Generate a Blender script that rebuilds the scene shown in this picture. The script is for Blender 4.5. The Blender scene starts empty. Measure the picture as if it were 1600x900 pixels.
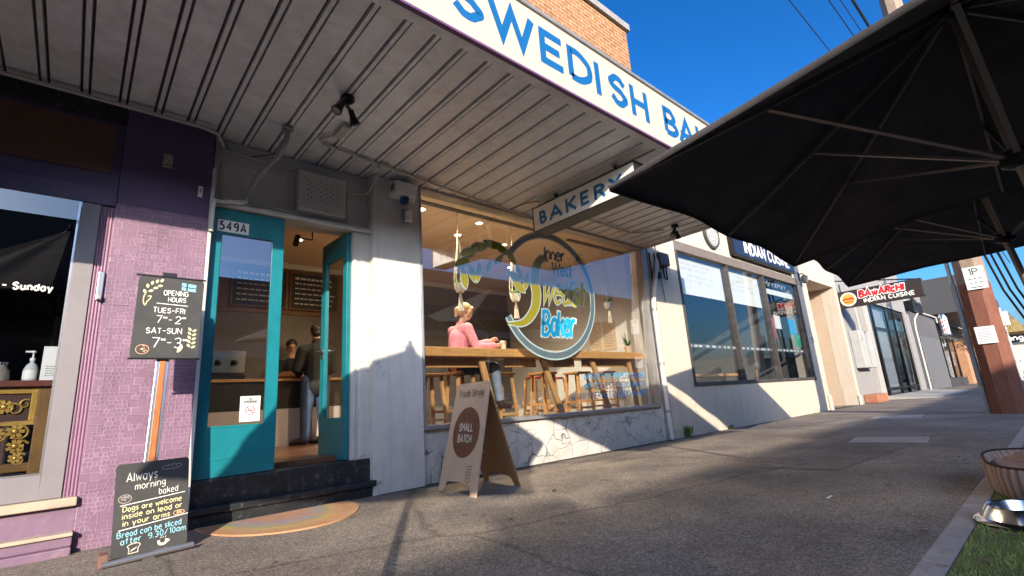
import bpy, bmesh, math, random
import numpy as np
from mathutils import Vector, Matrix
R = math.radians
random.seed(7)
rng = np.random.default_rng(5)
S = bpy.context.scene
col = S.collection

# ------------------------------------------------------------------ camera
CAM = Vector((0, -4.6753, 0.78))
pitch, yaw, roll = R(13.3095), R(42.1044), R(-3.8673)
fw = Vector((math.sin(yaw) * math.cos(pitch), math.cos(yaw) * math.cos(pitch), math.sin(pitch)))
r0 = fw.cross(Vector((0, 0, 1))).normalized()
u0 = r0.cross(fw)
rr = r0 * math.cos(roll) + u0 * math.sin(roll)
uu = -r0 * math.sin(roll) + u0 * math.cos(roll)
cd = bpy.data.cameras.new('camera')
cam = bpy.data.objects.new('camera', cd)
col.objects.link(cam)
cd.sensor_width = 36
cd.lens = 36 * 758.307 / 1600
cd.clip_start = 0.02
cd.clip_end = 2000
m = Matrix((rr, uu, -fw)).transposed().to_4x4()
m.translation = CAM
cam.matrix_world = m
S.camera = cam

# ------------------------------------------------------------------ light
SUN_EL, SUN_AZ = R(19.0), R(212.6)      # azimuth clockwise from +Y
w = bpy.data.worlds.new('World')
S.world = w
w.use_nodes = True
nt = w.node_tree
bg = nt.nodes['Background']
sky = nt.nodes.new('ShaderNodeTexSky')
sky.sky_type = 'NISHITA'
sky.sun_disc = False
sky.sun_elevation = SUN_EL
sky.sun_rotation = SUN_AZ
sky.altitude = 0
sky.air_density = 1.0
sky.dust_density = 2.5
sky.ozone_density = 6.0
hsv = nt.nodes.new('ShaderNodeHueSaturation')
hsv.inputs['Saturation'].default_value = 1.12
hsv.inputs['Value'].default_value = 0.76
gam = nt.nodes.new('ShaderNodeGamma')
gam.inputs[1].default_value = 1.25
nt.links.new(sky.outputs[0], gam.inputs[0])
nt.links.new(gam.outputs[0], hsv.inputs['Color'])
nt.links.new(hsv.outputs[0], bg.inputs[0])
bg.inputs[1].default_value = 0.15
sd = bpy.data.lights.new('sun', 'SUN')
sd.energy = 4.4
sd.angle = R(0.5)
sd.color = (1.0, 0.87, 0.70)
so = bpy.data.objects.new('sun', sd)
col.objects.link(so)
sv = Vector((math.sin(SUN_AZ) * math.cos(SUN_EL), math.cos(SUN_AZ) * math.cos(SUN_EL), math.sin(SUN_EL)))
so.rotation_euler = sv.to_track_quat('Z', 'Y').to_euler()
so.location = (-10, -20, 20)
S.view_settings.view_transform = 'Standard'
S.view_settings.look = 'None'
S.view_settings.gamma = 1
S.view_settings.use_curve_mapping = False
S.view_settings.exposure = 0.98
S.render.engine = 'CYCLES'
S.cycles.use_denoising = True
S.cycles.max_bounces = 8
S.cycles.transparent_max_bounces = 12
S.cycles.caustics_reflective = False
S.cycles.caustics_refractive = False
S.cycles.sample_clamp_indirect = 6

# ------------------------------------------------------------------ materials
MATS = {}


def nodes(name):
    mt = bpy.data.materials.new(name)
    mt.use_nodes = True
    t = mt.node_tree
    return mt, t, t.nodes['Principled BSDF']


def M(name, c, rough=.6, metal=0, var=.12, vs=5, bump=0, bs=80, stretch=None, dirt=0, dirtc=None, ds=2.5, spec=.4, coat=0, emit=0, streak=0):
    """procedural paint / wood / metal: base colour broken up by noise, optional dirt patches and bump"""
    if name in MATS:
        return MATS[name]
    mt, t, p = nodes(name)
    N, L = t.nodes.new, t.links.new
    tc = N('ShaderNodeTexCoord')
    mp = N('ShaderNodeMapping')
    L(tc.outputs['Object'], mp.inputs[0])
    if stretch:
        mp.inputs['Scale'].default_value = stretch
    n1 = N('ShaderNodeTexNoise')
    n1.inputs['Scale'].default_value = vs
    n1.inputs['Detail'].default_value = 6
    n1.inputs['Roughness'].default_value = .65
    L(mp.outputs[0], n1.inputs[0])
    rmp = N('ShaderNodeMapRange')
    rmp.inputs['From Min'].default_value = .3
    rmp.inputs['From Max'].default_value = .7
    rmp.inputs['To Min'].default_value = 1 - var
    rmp.inputs['To Max'].default_value = 1 + var
    L(n1.outputs[0], rmp.inputs[0])
    mx = N('ShaderNodeVectorMath')
    mx.operation = 'SCALE'
    mx.inputs[0].default_value = c[:3]
    L(rmp.outputs[0], mx.inputs['Scale'])
    out = mx.outputs[0]
    if dirt:
        n2 = N('ShaderNodeTexNoise')
        n2.inputs['Scale'].default_value = ds
        n2.inputs['Detail'].default_value = 9
        n2.inputs['Roughness'].default_value = .72
        L(tc.outputs['Object'], n2.inputs[0])
        r2 = N('ShaderNodeMapRange')
        r2.inputs['From Min'].default_value = .54
        r2.inputs['From Max'].default_value = .72
        r2.inputs['To Min'].default_value = 0
        r2.inputs['To Max'].default_value = dirt
        L(n2.outputs[0], r2.inputs[0])
        mm = N('ShaderNodeMix')
        mm.data_type = 'RGBA'
        L(r2.outputs[0], mm.inputs[0])
        L(out, mm.inputs[6])
        dc = dirtc or (c[0] * .35, c[1] * .33, c[2] * .3)
        mm.inputs[7].default_value = (*dc, 1)
        out = mm.outputs[2]
    if streak:
        m4 = N('ShaderNodeMapping')
        m4.inputs['Scale'].default_value = (9, 9, .55)
        L(tc.outputs['Object'], m4.inputs[0])
        n4 = N('ShaderNodeTexNoise')
        n4.inputs['Scale'].default_value = 1.6
        n4.inputs['Detail'].default_value = 7
        n4.inputs['Roughness'].default_value = .6
        L(m4.outputs[0], n4.inputs[0])
        r4 = N('ShaderNodeMapRange')
        r4.inputs['From Min'].default_value = .52
        r4.inputs['From Max'].default_value = .75
        r4.inputs['To Max'].default_value = streak
        L(n4.outputs[0], r4.inputs[0])
        m5 = N('ShaderNodeMix')
        m5.data_type = 'RGBA'
        L(r4.outputs[0], m5.inputs[0])
        L(out, m5.inputs[6])
        m5.inputs[7].default_value = (c[0] * .5, c[1] * .47, c[2] * .42, 1)
        out = m5.outputs[2]
        # hairline cracks and chips
        nw = N('ShaderNodeTexNoise')
        nw.inputs['Scale'].default_value = 2.2
        nw.inputs['Detail'].default_value = 6
        L(tc.outputs['Object'], nw.inputs[0])
        vm = N('ShaderNodeVectorMath')
        vm.operation = 'MULTIPLY_ADD'
        vm.inputs[1].default_value = (.7, .7, .7)
        L(nw.outputs['Color'], vm.inputs[0])
        L(tc.outputs['Object'], vm.inputs[2])
        vc = N('ShaderNodeTexVoronoi')
        vc.feature = 'DISTANCE_TO_EDGE'
        vc.inputs['Scale'].default_value = .9
        L(vm.outputs[0], vc.inputs[0])
        lc = N('ShaderNodeMath')
        lc.operation = 'LESS_THAN'
        lc.inputs[1].default_value = .0016
        L(vc.outputs[0], lc.inputs[0])
        gm = N('ShaderNodeMath')
        gm.operation = 'GREATER_THAN'
        gm.inputs[1].default_value = .57
        L(nw.outputs[0], gm.inputs[0])
        mc = N('ShaderNodeMath')
        mc.operation = 'MULTIPLY'
        L(lc.outputs[0], mc.inputs[0])
        L(gm.outputs[0], mc.inputs[1])
        m6 = N('ShaderNodeMix')
        m6.data_type = 'RGBA'
        L(mc.outputs[0], m6.inputs[0])
        L(out, m6.inputs[6])
        m6.inputs[7].default_value = (c[0] * .4, c[1] * .38, c[2] * .36, 1)
        out = m6.outputs[2]
    L(out, p.inputs['Base Color'])
    p.inputs['Roughness'].default_value = rough
    p.inputs['Metallic'].default_value = metal
    p.inputs['Specular IOR Level'].default_value = spec
    if coat:
        p.inputs['Coat Weight'].default_value = coat
    if bump:
        n3 = N('ShaderNodeTexNoise')
        n3.inputs['Scale'].default_value = bs
        n3.inputs['Detail'].default_value = 4
        L(mp.outputs[0], n3.inputs[0])
        b = N('ShaderNodeBump')
        b.inputs['Strength'].default_value = bump
        b.inputs['Distance'].default_value = .01
        L(n3.outputs[0], b.inputs['Height'])
        L(b.outputs[0], p.inputs['Normal'])
    if emit:
        p.inputs['Emission Color'].default_value = (*c[:3], 1)
        p.inputs['Emission Strength'].default_value = emit
    MATS[name] = mt
    return mt


def brick_mat(name, c1, c2, mortar, bw, bh, ms=.01, rough=.75, bump=.5, plane='xz', offset=.5, squash=1, sqf=2):
    mt, t, p = nodes(name)
    N, L = t.nodes.new, t.links.new
    tc = N('ShaderNodeTexCoord')
    sx = N('ShaderNodeSeparateXYZ')
    cx = N('ShaderNodeCombineXYZ')
    L(tc.outputs['Object'], sx.inputs[0])
    ad = N('ShaderNodeMath')
    ad.operation = 'ADD'
    L(sx.outputs[0], ad.inputs[0])
    L(sx.outputs[1], ad.inputs[1])
    L(ad.outputs[0], cx.inputs[0])
    L(sx.outputs[2], cx.inputs[1])
    b = N('ShaderNodeTexBrick')
    L(cx.outputs[0], b.inputs[0])
    b.offset = offset
    b.squash = squash
    b.squash_frequency = sqf
    b.inputs['Color1'].default_value = (*c1, 1)
    b.inputs['Color2'].default_value = (*c2, 1)
    b.inputs['Mortar'].default_value = (*mortar, 1)
    b.inputs['Scale'].default_value = 1
    b.inputs['Mortar Size'].default_value = ms
    b.inputs['Mortar Smooth'].default_value = .2
    b.inputs['Brick Width'].default_value = bw
    b.inputs['Row Height'].default_value = bh
    n = N('ShaderNodeTexNoise')
    n.inputs['Scale'].default_value = 9
    n.inputs['Detail'].default_value = 8
    L(tc.outputs['Object'], n.inputs[0])
    mr = N('ShaderNodeMapRange')
    mr.inputs['From Min'].default_value = .3
    mr.inputs['From Max'].default_value = .7
    mr.inputs['To Min'].default_value = .75
    mr.inputs['To Max'].default_value = 1.2
    L(n.outputs[0], mr.inputs[0])
    sc = N('ShaderNodeVectorMath')
    sc.operation = 'SCALE'
    L(b.outputs[0], sc.inputs[0])
    L(mr.outputs[0], sc.inputs['Scale'])
    L(sc.outputs[0], p.inputs['Base Color'])
    p.inputs['Roughness'].default_value = rough
    iv = N('ShaderNodeMath')
    iv.operation = 'SUBTRACT'
    iv.inputs[0].default_value = 1
    L(b.outputs['Fac'], iv.inputs[1])
    bp = N('ShaderNodeBump')
    bp.inputs['Strength'].default_value = bump
    bp.inputs['Distance'].default_value = .008
    L(iv.outputs[0], bp.inputs['Height'])
    L(bp.outputs[0], p.inputs['Normal'])
    return mt


def purple_tile():
    """purple painted relief tiles: random sized rectangles with raised joints, their highlights painted in as paler colour"""
    mt, t, p = nodes('purple_relief_tile')
    N, L = t.nodes.new, t.links.new
    tc = N('ShaderNodeTexCoord')
    sx = N('ShaderNodeSeparateXYZ')
    L(tc.outputs['Object'], sx.inputs[0])
    ad = N('ShaderNodeMath')
    L(sx.outputs[0], ad.inputs[0])
    L(sx.outputs[1], ad.inputs[1])
    cx = N('ShaderNodeCombineXYZ')
    L(ad.outputs[0], cx.inputs[0])
    L(sx.outputs[2], cx.inputs[1])
    facs = []
    for bw, bh, off, sq, fq in ((.046, .030, .37, .55, 2), (.060, .055, .61, 1.7, 3)):
        b = N('ShaderNodeTexBrick')
        L(cx.outputs[0], b.inputs[0])
        b.offset = off
        b.squash = sq
        b.squash_frequency = fq
        b.inputs['Scale'].default_value = 1
        b.inputs['Mortar Size'].default_value = .0045
        b.inputs['Mortar Smooth'].default_value = .35
        b.inputs['Brick Width'].default_value = bw
        b.inputs['Row Height'].default_value = bh
        b.inputs['Color1'].default_value = (0, 0, 0, 1)
        b.inputs['Color2'].default_value = (1, 1, 1, 1)
        facs.append(b)
    # switch between the two scales per coarse cell
    v = N('ShaderNodeTexVoronoi')
    v.distance = 'CHEBYCHEV'
    v.inputs['Scale'].default_value = 7
    L(cx.outputs[0], v.inputs[0])
    gt = N('ShaderNodeMath')
    gt.operation = 'GREATER_THAN'
    gt.inputs[1].default_value = .62
    sv_ = N('ShaderNodeSeparateColor')
    L(v.outputs['Color'], sv_.inputs[0])
    L(sv_.outputs[0], gt.inputs[0])
    mixf = N('ShaderNodeMix')
    L(gt.outputs[0], mixf.inputs[0])
    L(facs[0].outputs['Fac'], mixf.inputs[2])
    L(facs[1].outputs['Fac'], mixf.inputs[3])
    joint = mixf.outputs[0]
    mixc = N('ShaderNodeMix')
    L(gt.outputs[0], mixc.inputs[0])
    for i in (0, 1):
        s_ = N('ShaderNodeSeparateColor')
        L(facs[i].outputs['Color'], s_.inputs[0])
        L(s_.outputs[0], mixc.inputs[2 + i])
    cm = N('ShaderNodeMix')
    cm.data_type = 'RGBA'
    cm.inputs[6].default_value = (.195, .112, .172, 1)
    cm.inputs[7].default_value = (.218, .126, .192, 1)
    L(mixc.outputs[0], cm.inputs[0])
    jm = N('ShaderNodeMix')
    jm.data_type = 'RGBA'
    L(joint, jm.inputs[0])
    L(cm.outputs[2], jm.inputs[6])
    jm.inputs[7].default_value = (.285, .185, .262, 1)  # paler joint colour paints in the highlight along the raised edges
    n = N('ShaderNodeTexNoise')
    n.inputs['Scale'].default_value = 4
    n.inputs['Detail'].default_value = 8
    L(tc.outputs['Object'], n.inputs[0])
    mr = N('ShaderNodeMapRange')
    mr.inputs['From Min'].default_value = .3
    mr.inputs['From Max'].default_value = .7
    mr.inputs['To Min'].default_value = .82
    mr.inputs['To Max'].default_value = 1.12
    L(n.outputs[0], mr.inputs[0])
    sc = N('ShaderNodeVectorMath')
    sc.operation = 'SCALE'
    L(jm.outputs[2], sc.inputs[0])
    L(mr.outputs[0], sc.inputs['Scale'])
    L(sc.outputs[0], p.inputs['Base Color'])
    p.inputs['Roughness'].default_value = .45
    hm = N('ShaderNodeMath')
    hm.operation = 'MULTIPLY_ADD'
    L(joint, hm.inputs[0])
    hm.inputs[1].default_value = .9
    L(mixc.outputs[0], hm.inputs[2])
    bp = N('ShaderNodeBump')
    bp.inputs['Strength'].default_value = 1.0
    bp.inputs['Distance'].default_value = .016
    L(hm.outputs[0], bp.inputs['Height'])
    L(bp.outputs[0], p.inputs['Normal'])
    return mt


def crazy_stone():
    """white painted random stone: dark open joints, some wider than others"""
    mt, t, p = nodes('white_crazy_stone')
    N, L = t.nodes.new, t.links.new
    tc = N('ShaderNodeTexCoord')
    nz = N('ShaderNodeTexNoise')
    nz.inputs['Scale'].default_value = 3.2
    nz.inputs['Detail'].default_value = 5
    L(tc.outputs['Object'], nz.inputs[0])
    va = N('ShaderNodeVectorMath')
    va.operation = 'MULTIPLY_ADD'
    va.inputs[1].default_value = (.28, .28, .28)
    L(nz.outputs['Color'], va.inputs[0])
    L(tc.outputs['Object'], va.inputs[2])
    v = N('ShaderNodeTexVoronoi')
    v.feature = 'DISTANCE_TO_EDGE'
    v.inputs['Scale'].default_value = 3.6
    L(va.outputs[0], v.inputs[0])
    n2 = N('ShaderNodeTexNoise')
    n2.inputs['Scale'].default_value = 4.5
    n2.inputs['Detail'].default_value = 4
    L(tc.outputs['Object'], n2.inputs[0])
    wd = N('ShaderNodeMapRange')
    wd.inputs['From Min'].default_value = .42
    wd.inputs['From Max'].default_value = .72
    wd.inputs['To Min'].default_value = 0.002
    wd.inputs['To Max'].default_value = .032
    L(n2.outputs[0], wd.inputs[0])
    lt = N('ShaderNodeMath')
    lt.operation = 'LESS_THAN'
    L(v.outputs[0], lt.inputs[0])
    L(wd.outputs[0], lt.inputs[1])
    mx = N('ShaderNodeMix')
    mx.data_type = 'RGBA'
    L(lt.outputs[0], mx.inputs[0])
    mx.inputs[6].default_value = (.50, .48, .45, 1)
    mx.inputs[7].default_value = (.17, .17, .18, 1)
    n4 = N('ShaderNodeTexNoise')
    n4.inputs['Scale'].default_value = 7
    n4.inputs['Detail'].default_value = 8
    L(tc.outputs['Object'], n4.inputs[0])
    mr = N('ShaderNodeMapRange')
    mr.inputs['From Min'].default_value = .35
    mr.inputs['From Max'].default_value = .65
    mr.inputs['To Min'].default_value = .82
    mr.inputs['To Max'].default_value = 1.06
    L(n4.outputs[0], mr.inputs[0])
    sc = N('ShaderNodeVectorMath')
    sc.operation = 'SCALE'
    L(mx.outputs[2], sc.inputs[0])
    L(mr.outputs[0], sc.inputs['Scale'])
    L(sc.outputs[0], p.inputs['Base Color'])
    p.inputs['Roughness'].default_value = .6
    cl = N('ShaderNodeMapRange')
    cl.inputs['From Max'].default_value = .06
    L(v.outputs[0], cl.inputs[0])
    bp = N('ShaderNodeBump')
    bp.inputs['Strength'].default_value = .5
    bp.inputs['Distance'].default_value = .012
    L(cl.outputs[0], bp.inputs['Height'])
    L(bp.outputs[0], p.inputs['Normal'])
    return mt


def asphalt(name, base, patch):
    mt, t, p = nodes(name)
    N, L = t.nodes.new, t.links.new
    tc = N('ShaderNodeTexCoord')
    v = N('ShaderNodeTexVoronoi')
    v.inputs['Scale'].default_value = 120
    L(tc.outputs['Object'], v.inputs[0])
    s_ = N('ShaderNodeSeparateColor')
    L(v.outputs['Color'], s_.inputs[0])
    mr = N('ShaderNodeMapRange')
    mr.inputs['To Min'].default_value = .55
    mr.inputs['To Max'].default_value = 1.5
    pw = N('ShaderNodeMath')
    pw.operation = 'POWER'
    pw.inputs[1].default_value = 2.0
    L(s_.outputs[0], pw.inputs[0])
    L(pw.outputs[0], mr.inputs[0])
    n = N('ShaderNodeTexNoise')
    n.inputs['Scale'].default_value = .9
    n.inputs['Detail'].default_value = 10
    n.inputs['Roughness'].default_value = .68
    L(tc.outputs['Object'], n.inputs[0])
    cr = N('ShaderNodeMapRange')
    cr.inputs['From Min'].default_value = .36
    cr.inputs['From Max'].default_value = .66
    L(n.outputs[0], cr.inputs[0])
    mx = N('ShaderNodeMix')
    mx.data_type = 'RGBA'
    mx.inputs[6].default_value = (*base, 1)
    mx.inputs[7].default_value = (*patch, 1)
    L(cr.outputs[0], mx.inputs[0])
    # dark stains and faint cracks
    n5 = N('ShaderNodeTexNoise')
    n5.inputs['Scale'].default_value = 5
    n5.inputs['Detail'].default_value = 6
    L(tc.outputs['Object'], n5.inputs[0])
    st = N('ShaderNodeMapRange')
    st.inputs['From Min'].default_value = .62
    st.inputs['From Max'].default_value = .74
    st.inputs['To Min'].default_value = 1
    st.inputs['To Max'].default_value = .62
    L(n5.outputs[0], st.inputs[0])
    vg = N('ShaderNodeTexVoronoi')
    vg.inputs['Scale'].default_value = 3.1
    L(tc.outputs['Object'], vg.inputs[0])
    gum = N('ShaderNodeMapRange')
    gum.inputs['From Min'].default_value = .05
    gum.inputs['From Max'].default_value = .075
    gum.inputs['To Min'].default_value = .55
    gum.inputs['To Max'].default_value = 1
    L(vg.outputs[0], gum.inputs[0])
    va_ = N('ShaderNodeVectorMath')
    va_.operation = 'MULTIPLY_ADD'
    va_.inputs[1].default_value = (.5, .5, 0)
    L(n.outputs['Color'], va_.inputs[0])
    L(tc.outputs['Object'], va_.inputs[2])
    vk = N('ShaderNodeTexVoronoi')
    vk.feature = 'DISTANCE_TO_EDGE'
    vk.inputs['Scale'].default_value = .27
    L(va_.outputs[0], vk.inputs[0])
    ck = N('ShaderNodeMapRange')
    ck.inputs['From Min'].default_value = .001
    ck.inputs['From Max'].default_value = .006
    ck.inputs['To Min'].default_value = .65
    ck.inputs['To Max'].default_value = 1
    L(vk.outputs[0], ck.inputs[0])
    mg = N('ShaderNodeMath')
    mg.operation = 'MULTIPLY'
    L(gum.outputs[0], mg.inputs[0])
    L(ck.outputs[0], mg.inputs[1])
    ms_ = N('ShaderNodeMath')
    ms_.operation = 'MULTIPLY'
    L(mg.outputs[0], ms_.inputs[0])
    L(mr.outputs[0], ms_.inputs[1])
    mu = N('ShaderNodeMath')
    mu.operation = 'MULTIPLY'
    L(ms_.outputs[0], mu.inputs[0])
    L(st.outputs[0], mu.inputs[1])
    sc = N('ShaderNodeVectorMath')
    sc.operation = 'SCALE'
    L(mx.outputs[2], sc.inputs[0])
    L(mu.outputs[0], sc.inputs['Scale'])
    L(sc.outputs[0], p.inputs['Base Color'])
    p.inputs['Roughness'].default_value = .85
    p.inputs['Specular IOR Level'].default_value = .25
    n3 = N('ShaderNodeTexNoise')
    n3.inputs['Scale'].default_value = 150
    n3.inputs['Detail'].default_value = 3
    L(tc.outputs['Object'], n3.inputs[0])
    bp = N('ShaderNodeBump')
    bp.inputs['Strength'].default_value = .55
    bp.inputs['Distance'].default_value = .006
    L(n3.outputs[0], bp.inputs['Height'])
    L(bp.outputs[0], p.inputs['Normal'])
    return mt


def glass(name, ior=1.75, tint=(.9, .92, .92)):
    mt = bpy.data.materials.new(name)
    mt.use_nodes = True
    t = mt.node_tree
    t.nodes.clear()
    N, L = t.nodes.new, t.links.new
    o = N('ShaderNodeOutputMaterial')
    mx = N('ShaderNodeMixShader')
    tr = N('ShaderNodeBsdfTransparent')
    tr.inputs[0].default_value = (*tint, 1)
    gl = N('ShaderNodeBsdfGlossy')
    gl.inputs['Roughness'].default_value = 0.0
    fr = N('ShaderNodeFresnel')
    fr.inputs['IOR'].default_value = ior
    geo = N('ShaderNodeNewGeometry')
    # same reflectance from either side of the sheet
    mxv = N('ShaderNodeMix')
    mxv.inputs[2].default_value = ior
    mxv.inputs[3].default_value = 1.0 / ior
    L(geo.outputs['Backfacing'], mxv.inputs[0])
    L(mxv.outputs[0], fr.inputs['IOR'])
    L(fr.outputs[0], mx.inputs[0])
    L(tr.outputs[0], mx.inputs[1])
    L(gl.outputs[0], mx.inputs[2])
    L(mx.outputs[0], o.inputs[0])
    return mt


def wood(name, c, axis='x', rough=.45, var=.28):
    st = {'x': (1.2, 14, 14), 'y': (14, 1.2, 14), 'z': (14, 14, 1.2)}[axis]
    return M(name, c, rough, var=var, vs=3, stretch=st, bump=.15, bs=12, spec=.45)


def mat_rainbow():
    """door mat: coir rings in faded chalk colours round the middle of its straight edge"""
    mt, t, p = nodes('rainbow_coir')
    N, L = t.nodes.new, t.links.new
    tc = N('ShaderNodeTexCoord')
    mp = N('ShaderNodeMapping')
    mp.inputs['Scale'].default_value = (1 / .60, 1 / .80, 0)
    L(tc.outputs['Object'], mp.inputs[0])
    ln = N('ShaderNodeVectorMath')
    ln.operation = 'LENGTH'
    nz = N('ShaderNodeTexNoise')
    nz.inputs['Scale'].default_value = 16
    nz.inputs['Detail'].default_value = 5
    L(tc.outputs['Object'], nz.inputs[0])
    va = N('ShaderNodeVectorMath')
    va.operation = 'MULTIPLY_ADD'
    va.inputs[1].default_value = (.12, .12, 0)
    L(nz.outputs['Color'], va.inputs[0])
    L(mp.outputs[0], va.inputs[2])
    L(va.outputs[0], ln.inputs[0])
    cr = N('ShaderNodeValToRGB')
    e = cr.color_ramp.elements
    cols = [(0, (.36, .18, .15)), (.22, (.42, .22, .12)), (.34, (.38, .2, .22)), (.46, (.24, .25, .36)), (.54, (.2, .3, .38)),
            (.62, (.2, .32, .15)), (.70, (.52, .40, .12)), (.80, (.52, .28, .10)), (.90, (.46, .2, .1)), (.97, (.48, .27, .12))]
    e[0].position, e[0].color = cols[0][0], (*cols[0][1], 1)
    e[1].position, e[1].color = cols[-1][0], (*cols[-1][1], 1)
    for ps, c in cols[1:-1]:
        k = e.new(ps)
        k.color = (*c, 1)
    L(ln.outputs['Value'], cr.inputs[0])
    n2 = N('ShaderNodeTexNoise')
    n2.inputs['Scale'].default_value = 160
    L(tc.outputs['Object'], n2.inputs[0])
    mr = N('ShaderNodeMapRange')
    mr.inputs['From Min'].default_value = .3
    mr.inputs['From Max'].default_value = .7
    mr.inputs['To Min'].default_value = .7
    mr.inputs['To Max'].default_value = 1.2
    L(n2.outputs[0], mr.inputs[0])
    sc = N('ShaderNodeVectorMath')
    sc.operation = 'SCALE'
    L(cr.outputs[0], sc.inputs[0])
    L(mr.outputs[0], sc.inputs['Scale'])
    fade = N('ShaderNodeMix')
    fade.data_type = 'RGBA'
    n7 = N('ShaderNodeTexNoise')
    n7.inputs['Scale'].default_value = 7
    n7.inputs['Detail'].default_value = 7
    L(tc.outputs['Object'], n7.inputs[0])
    f7 = N('ShaderNodeMapRange')
    f7.inputs['From Min'].default_value = .38
    f7.inputs['From Max'].default_value = .62
    f7.inputs['To Min'].default_value = .2
    f7.inputs['To Max'].default_value = .85
    L(n7.outputs[0], f7.inputs[0])
    L(f7.outputs[0], fade.inputs[0])
    L(sc.outputs[0], fade.inputs[6])
    fade.inputs[7].default_value = (.46, .27, .15, 1)
    L(fade.outputs[2], p.inputs['Base Color'])
    p.inputs['Roughness'].default_value = .95
    bp = N('ShaderNodeBump')
    bp.inputs['Strength'].default_value = .7
    bp.inputs['Distance'].default_value = .006
    L(n2.outputs[0], bp.inputs['Height'])
    L(bp.outputs[0], p.inputs['Normal'])
    return mt


WHITE = M('white_paint', (.55, .53, .50), .5, var=.06, dirt=.4, dirtc=(.33, .31, .28), ds=3, bump=.25, bs=40, streak=.3)
WHITEW = M('white_wall_render', (.57, .55, .525), .6, var=.07, dirt=.35, dirtc=(.36, .34, .31), ds=2, bump=.35, bs=60, streak=.3)
SOFFIT = M('zinc_soffit', (.67, .695, .715), .42, .1, var=.14, vs=9, dirt=.35, ds=1.6, bump=.35, bs=90)
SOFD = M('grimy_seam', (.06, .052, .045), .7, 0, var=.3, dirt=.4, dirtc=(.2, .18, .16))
FASC = M('cream_fascia', (.46, .40, .335), .45, var=.04, dirt=.12, ds=2)
SIGNW = M('sign_white', (.74, .73, .71), .4, var=.03)
BLUE = M('sign_blue', (.006, .10, .27), .4, var=.04)
TEAL = M('teal_gloss_paint', (.008, .165, .20), .32, var=.12, vs=7, dirt=.3, dirtc=(.012, .10, .12), ds=5, bump=.12, bs=22, spec=.5)
BLACKP = M('black_paint', (.018, .02, .024), .4, var=.3, dirt=.75, dirtc=(.15, .145, .135), ds=17, bump=.4, bs=30)
BLK = M('black_plastic', (.015, .015, .017), .4, var=.1)
BLKM = M('black_metal', (.02, .02, .022), .35, .5, var=.1)
GREYM = M('grey_metal', (.33, .33, .33), .4, .6, var=.1)
STEEL = M('stainless_steel', (.62, .62, .63), .18, 1, var=.05)
GALV = M('galvanised_pipe', (.30, .31, .31), .5, .5, var=.15, dirt=.3)
PVC = M('grey_white_conduit', (.46, .44, .41), .5, var=.1, dirt=.4)
ALU = M('aluminium', (.55, .55, .56), .28, .9, var=.06)
PURP = M('purple_paint', (.19, .12, .18), .45, var=.12, dirt=.4, dirtc=(.33, .26, .2), ds=5, bump=.3, bs=20)
PURD = M('dark_purple', (.085, .055, .12), .45, var=.1)
MAUVE = M('mauve_grey_paint', (.205, .187, .20), .45, var=.08, dirt=.3, dirtc=(.13, .115, .13), ds=2)
PTILE = purple_tile()
BROWNP = M('brown_panel', (.10, .05, .028), .5, var=.15)
STONE = crazy_stone()
BRICK = brick_mat('tan_brick', (.32, .14, .045), (.25, .10, .03), (.33, .25, .17), .24, .086, .012)
OBRICK = brick_mat('orange_brick', (.50, .22, .10), (.42, .17, .08), (.36, .28, .2), .24, .086, .012)
CREAM = M('cream_render', (.50, .435, .355), .65, var=.06, dirt=.28, dirtc=(.36, .30, .24), ds=1.6, bump=.35, bs=40, streak=.4)
BEIGE = M('beige_reveal', (.44, .34, .25), .65, var=.06, dirt=.2)
GLASS = glass('shop_glass', 3.1)
GLASS2 = glass('dark_shop_glass', 2.2, (.72, .76, .8))
GLASS3 = glass('restaurant_glass', 2.7, (.85, .88, .9))
LBBLUE = M('lightbox_blue', (.012, .16, .40), .4, var=.04)
ASPH = asphalt('footpath_asphalt', (.165, .14, .12), (.30, .258, .218))
ROADM = asphalt('road_asphalt', (.045, .045, .046), (.07, .07, .07))
CONC = M('concrete_kerb', (.36, .32, .305), .8, var=.25, vs=8, dirt=.5, ds=4, bump=.5, bs=60)
CONCP = M('pale_concrete', (.34, .32, .29), .8, var=.15, dirt=.3, bump=.4, bs=60)
PINE = wood('honey_timber', (.50, .26, .09), 'x')
PINEZ = wood('honey_timber_upright', (.50, .27, .10), 'z')
DKWOOD = wood('dark_walnut', (.17, .07, .028), 'y')
PLY = M('plywood_face', (.55, .395, .275), .6, var=.1, vs=3, stretch=(8, 1.5, 1.5), bump=.1, bs=60)
PLYD = M('plywood_inner', (.36, .20, .09), .6, var=.1, vs=3, stretch=(8, 1.5, 1.5))
CHALK = M('chalkboard', (.045, .045, .045), .7, var=.25, vs=5, dirt=.25, dirtc=(.11, .11, .105), ds=3)
CWHITE = M('chalk_white', (.75, .74, .70), .9, var=.2, vs=60)
CYEL = M('chalk_yellow', (.72, .66, .36), .9, var=.2, vs=60)
CBLUE = M('chalk_blue', (.30, .62, .72), .9, var=.2, vs=60)
CORNG = M('chalk_orange', (.62, .38, .22), .9, var=.2, vs=60)
FABRIC = M('charcoal_canvas', (.085, .08, .084), .9, var=.25, vs=2.5, dirt=.35, dirtc=(.13, .12, .115), ds=2, bump=.9, bs=5, spec=.1)
RIBM = M('bronze_grey_rib', (.27, .225, .195), .45, .4, var=.1)
TRUNKR = M('red_brown_timber', (.19, .072, .045), .8, var=.22, vs=4, stretch=(6, 6, .8), bump=.6, bs=25, dirt=.4)
TRUNKG = M('weathered_timber', (.27, .20, .15), .85, var=.25, vs=4, stretch=(8, 8, .8), bump=.6, bs=25)
GREYW = M('grey_render', (.27, .26, .255), .7, var=.08, dirt=.25, bump=.3, bs=40, streak=.4)
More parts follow.
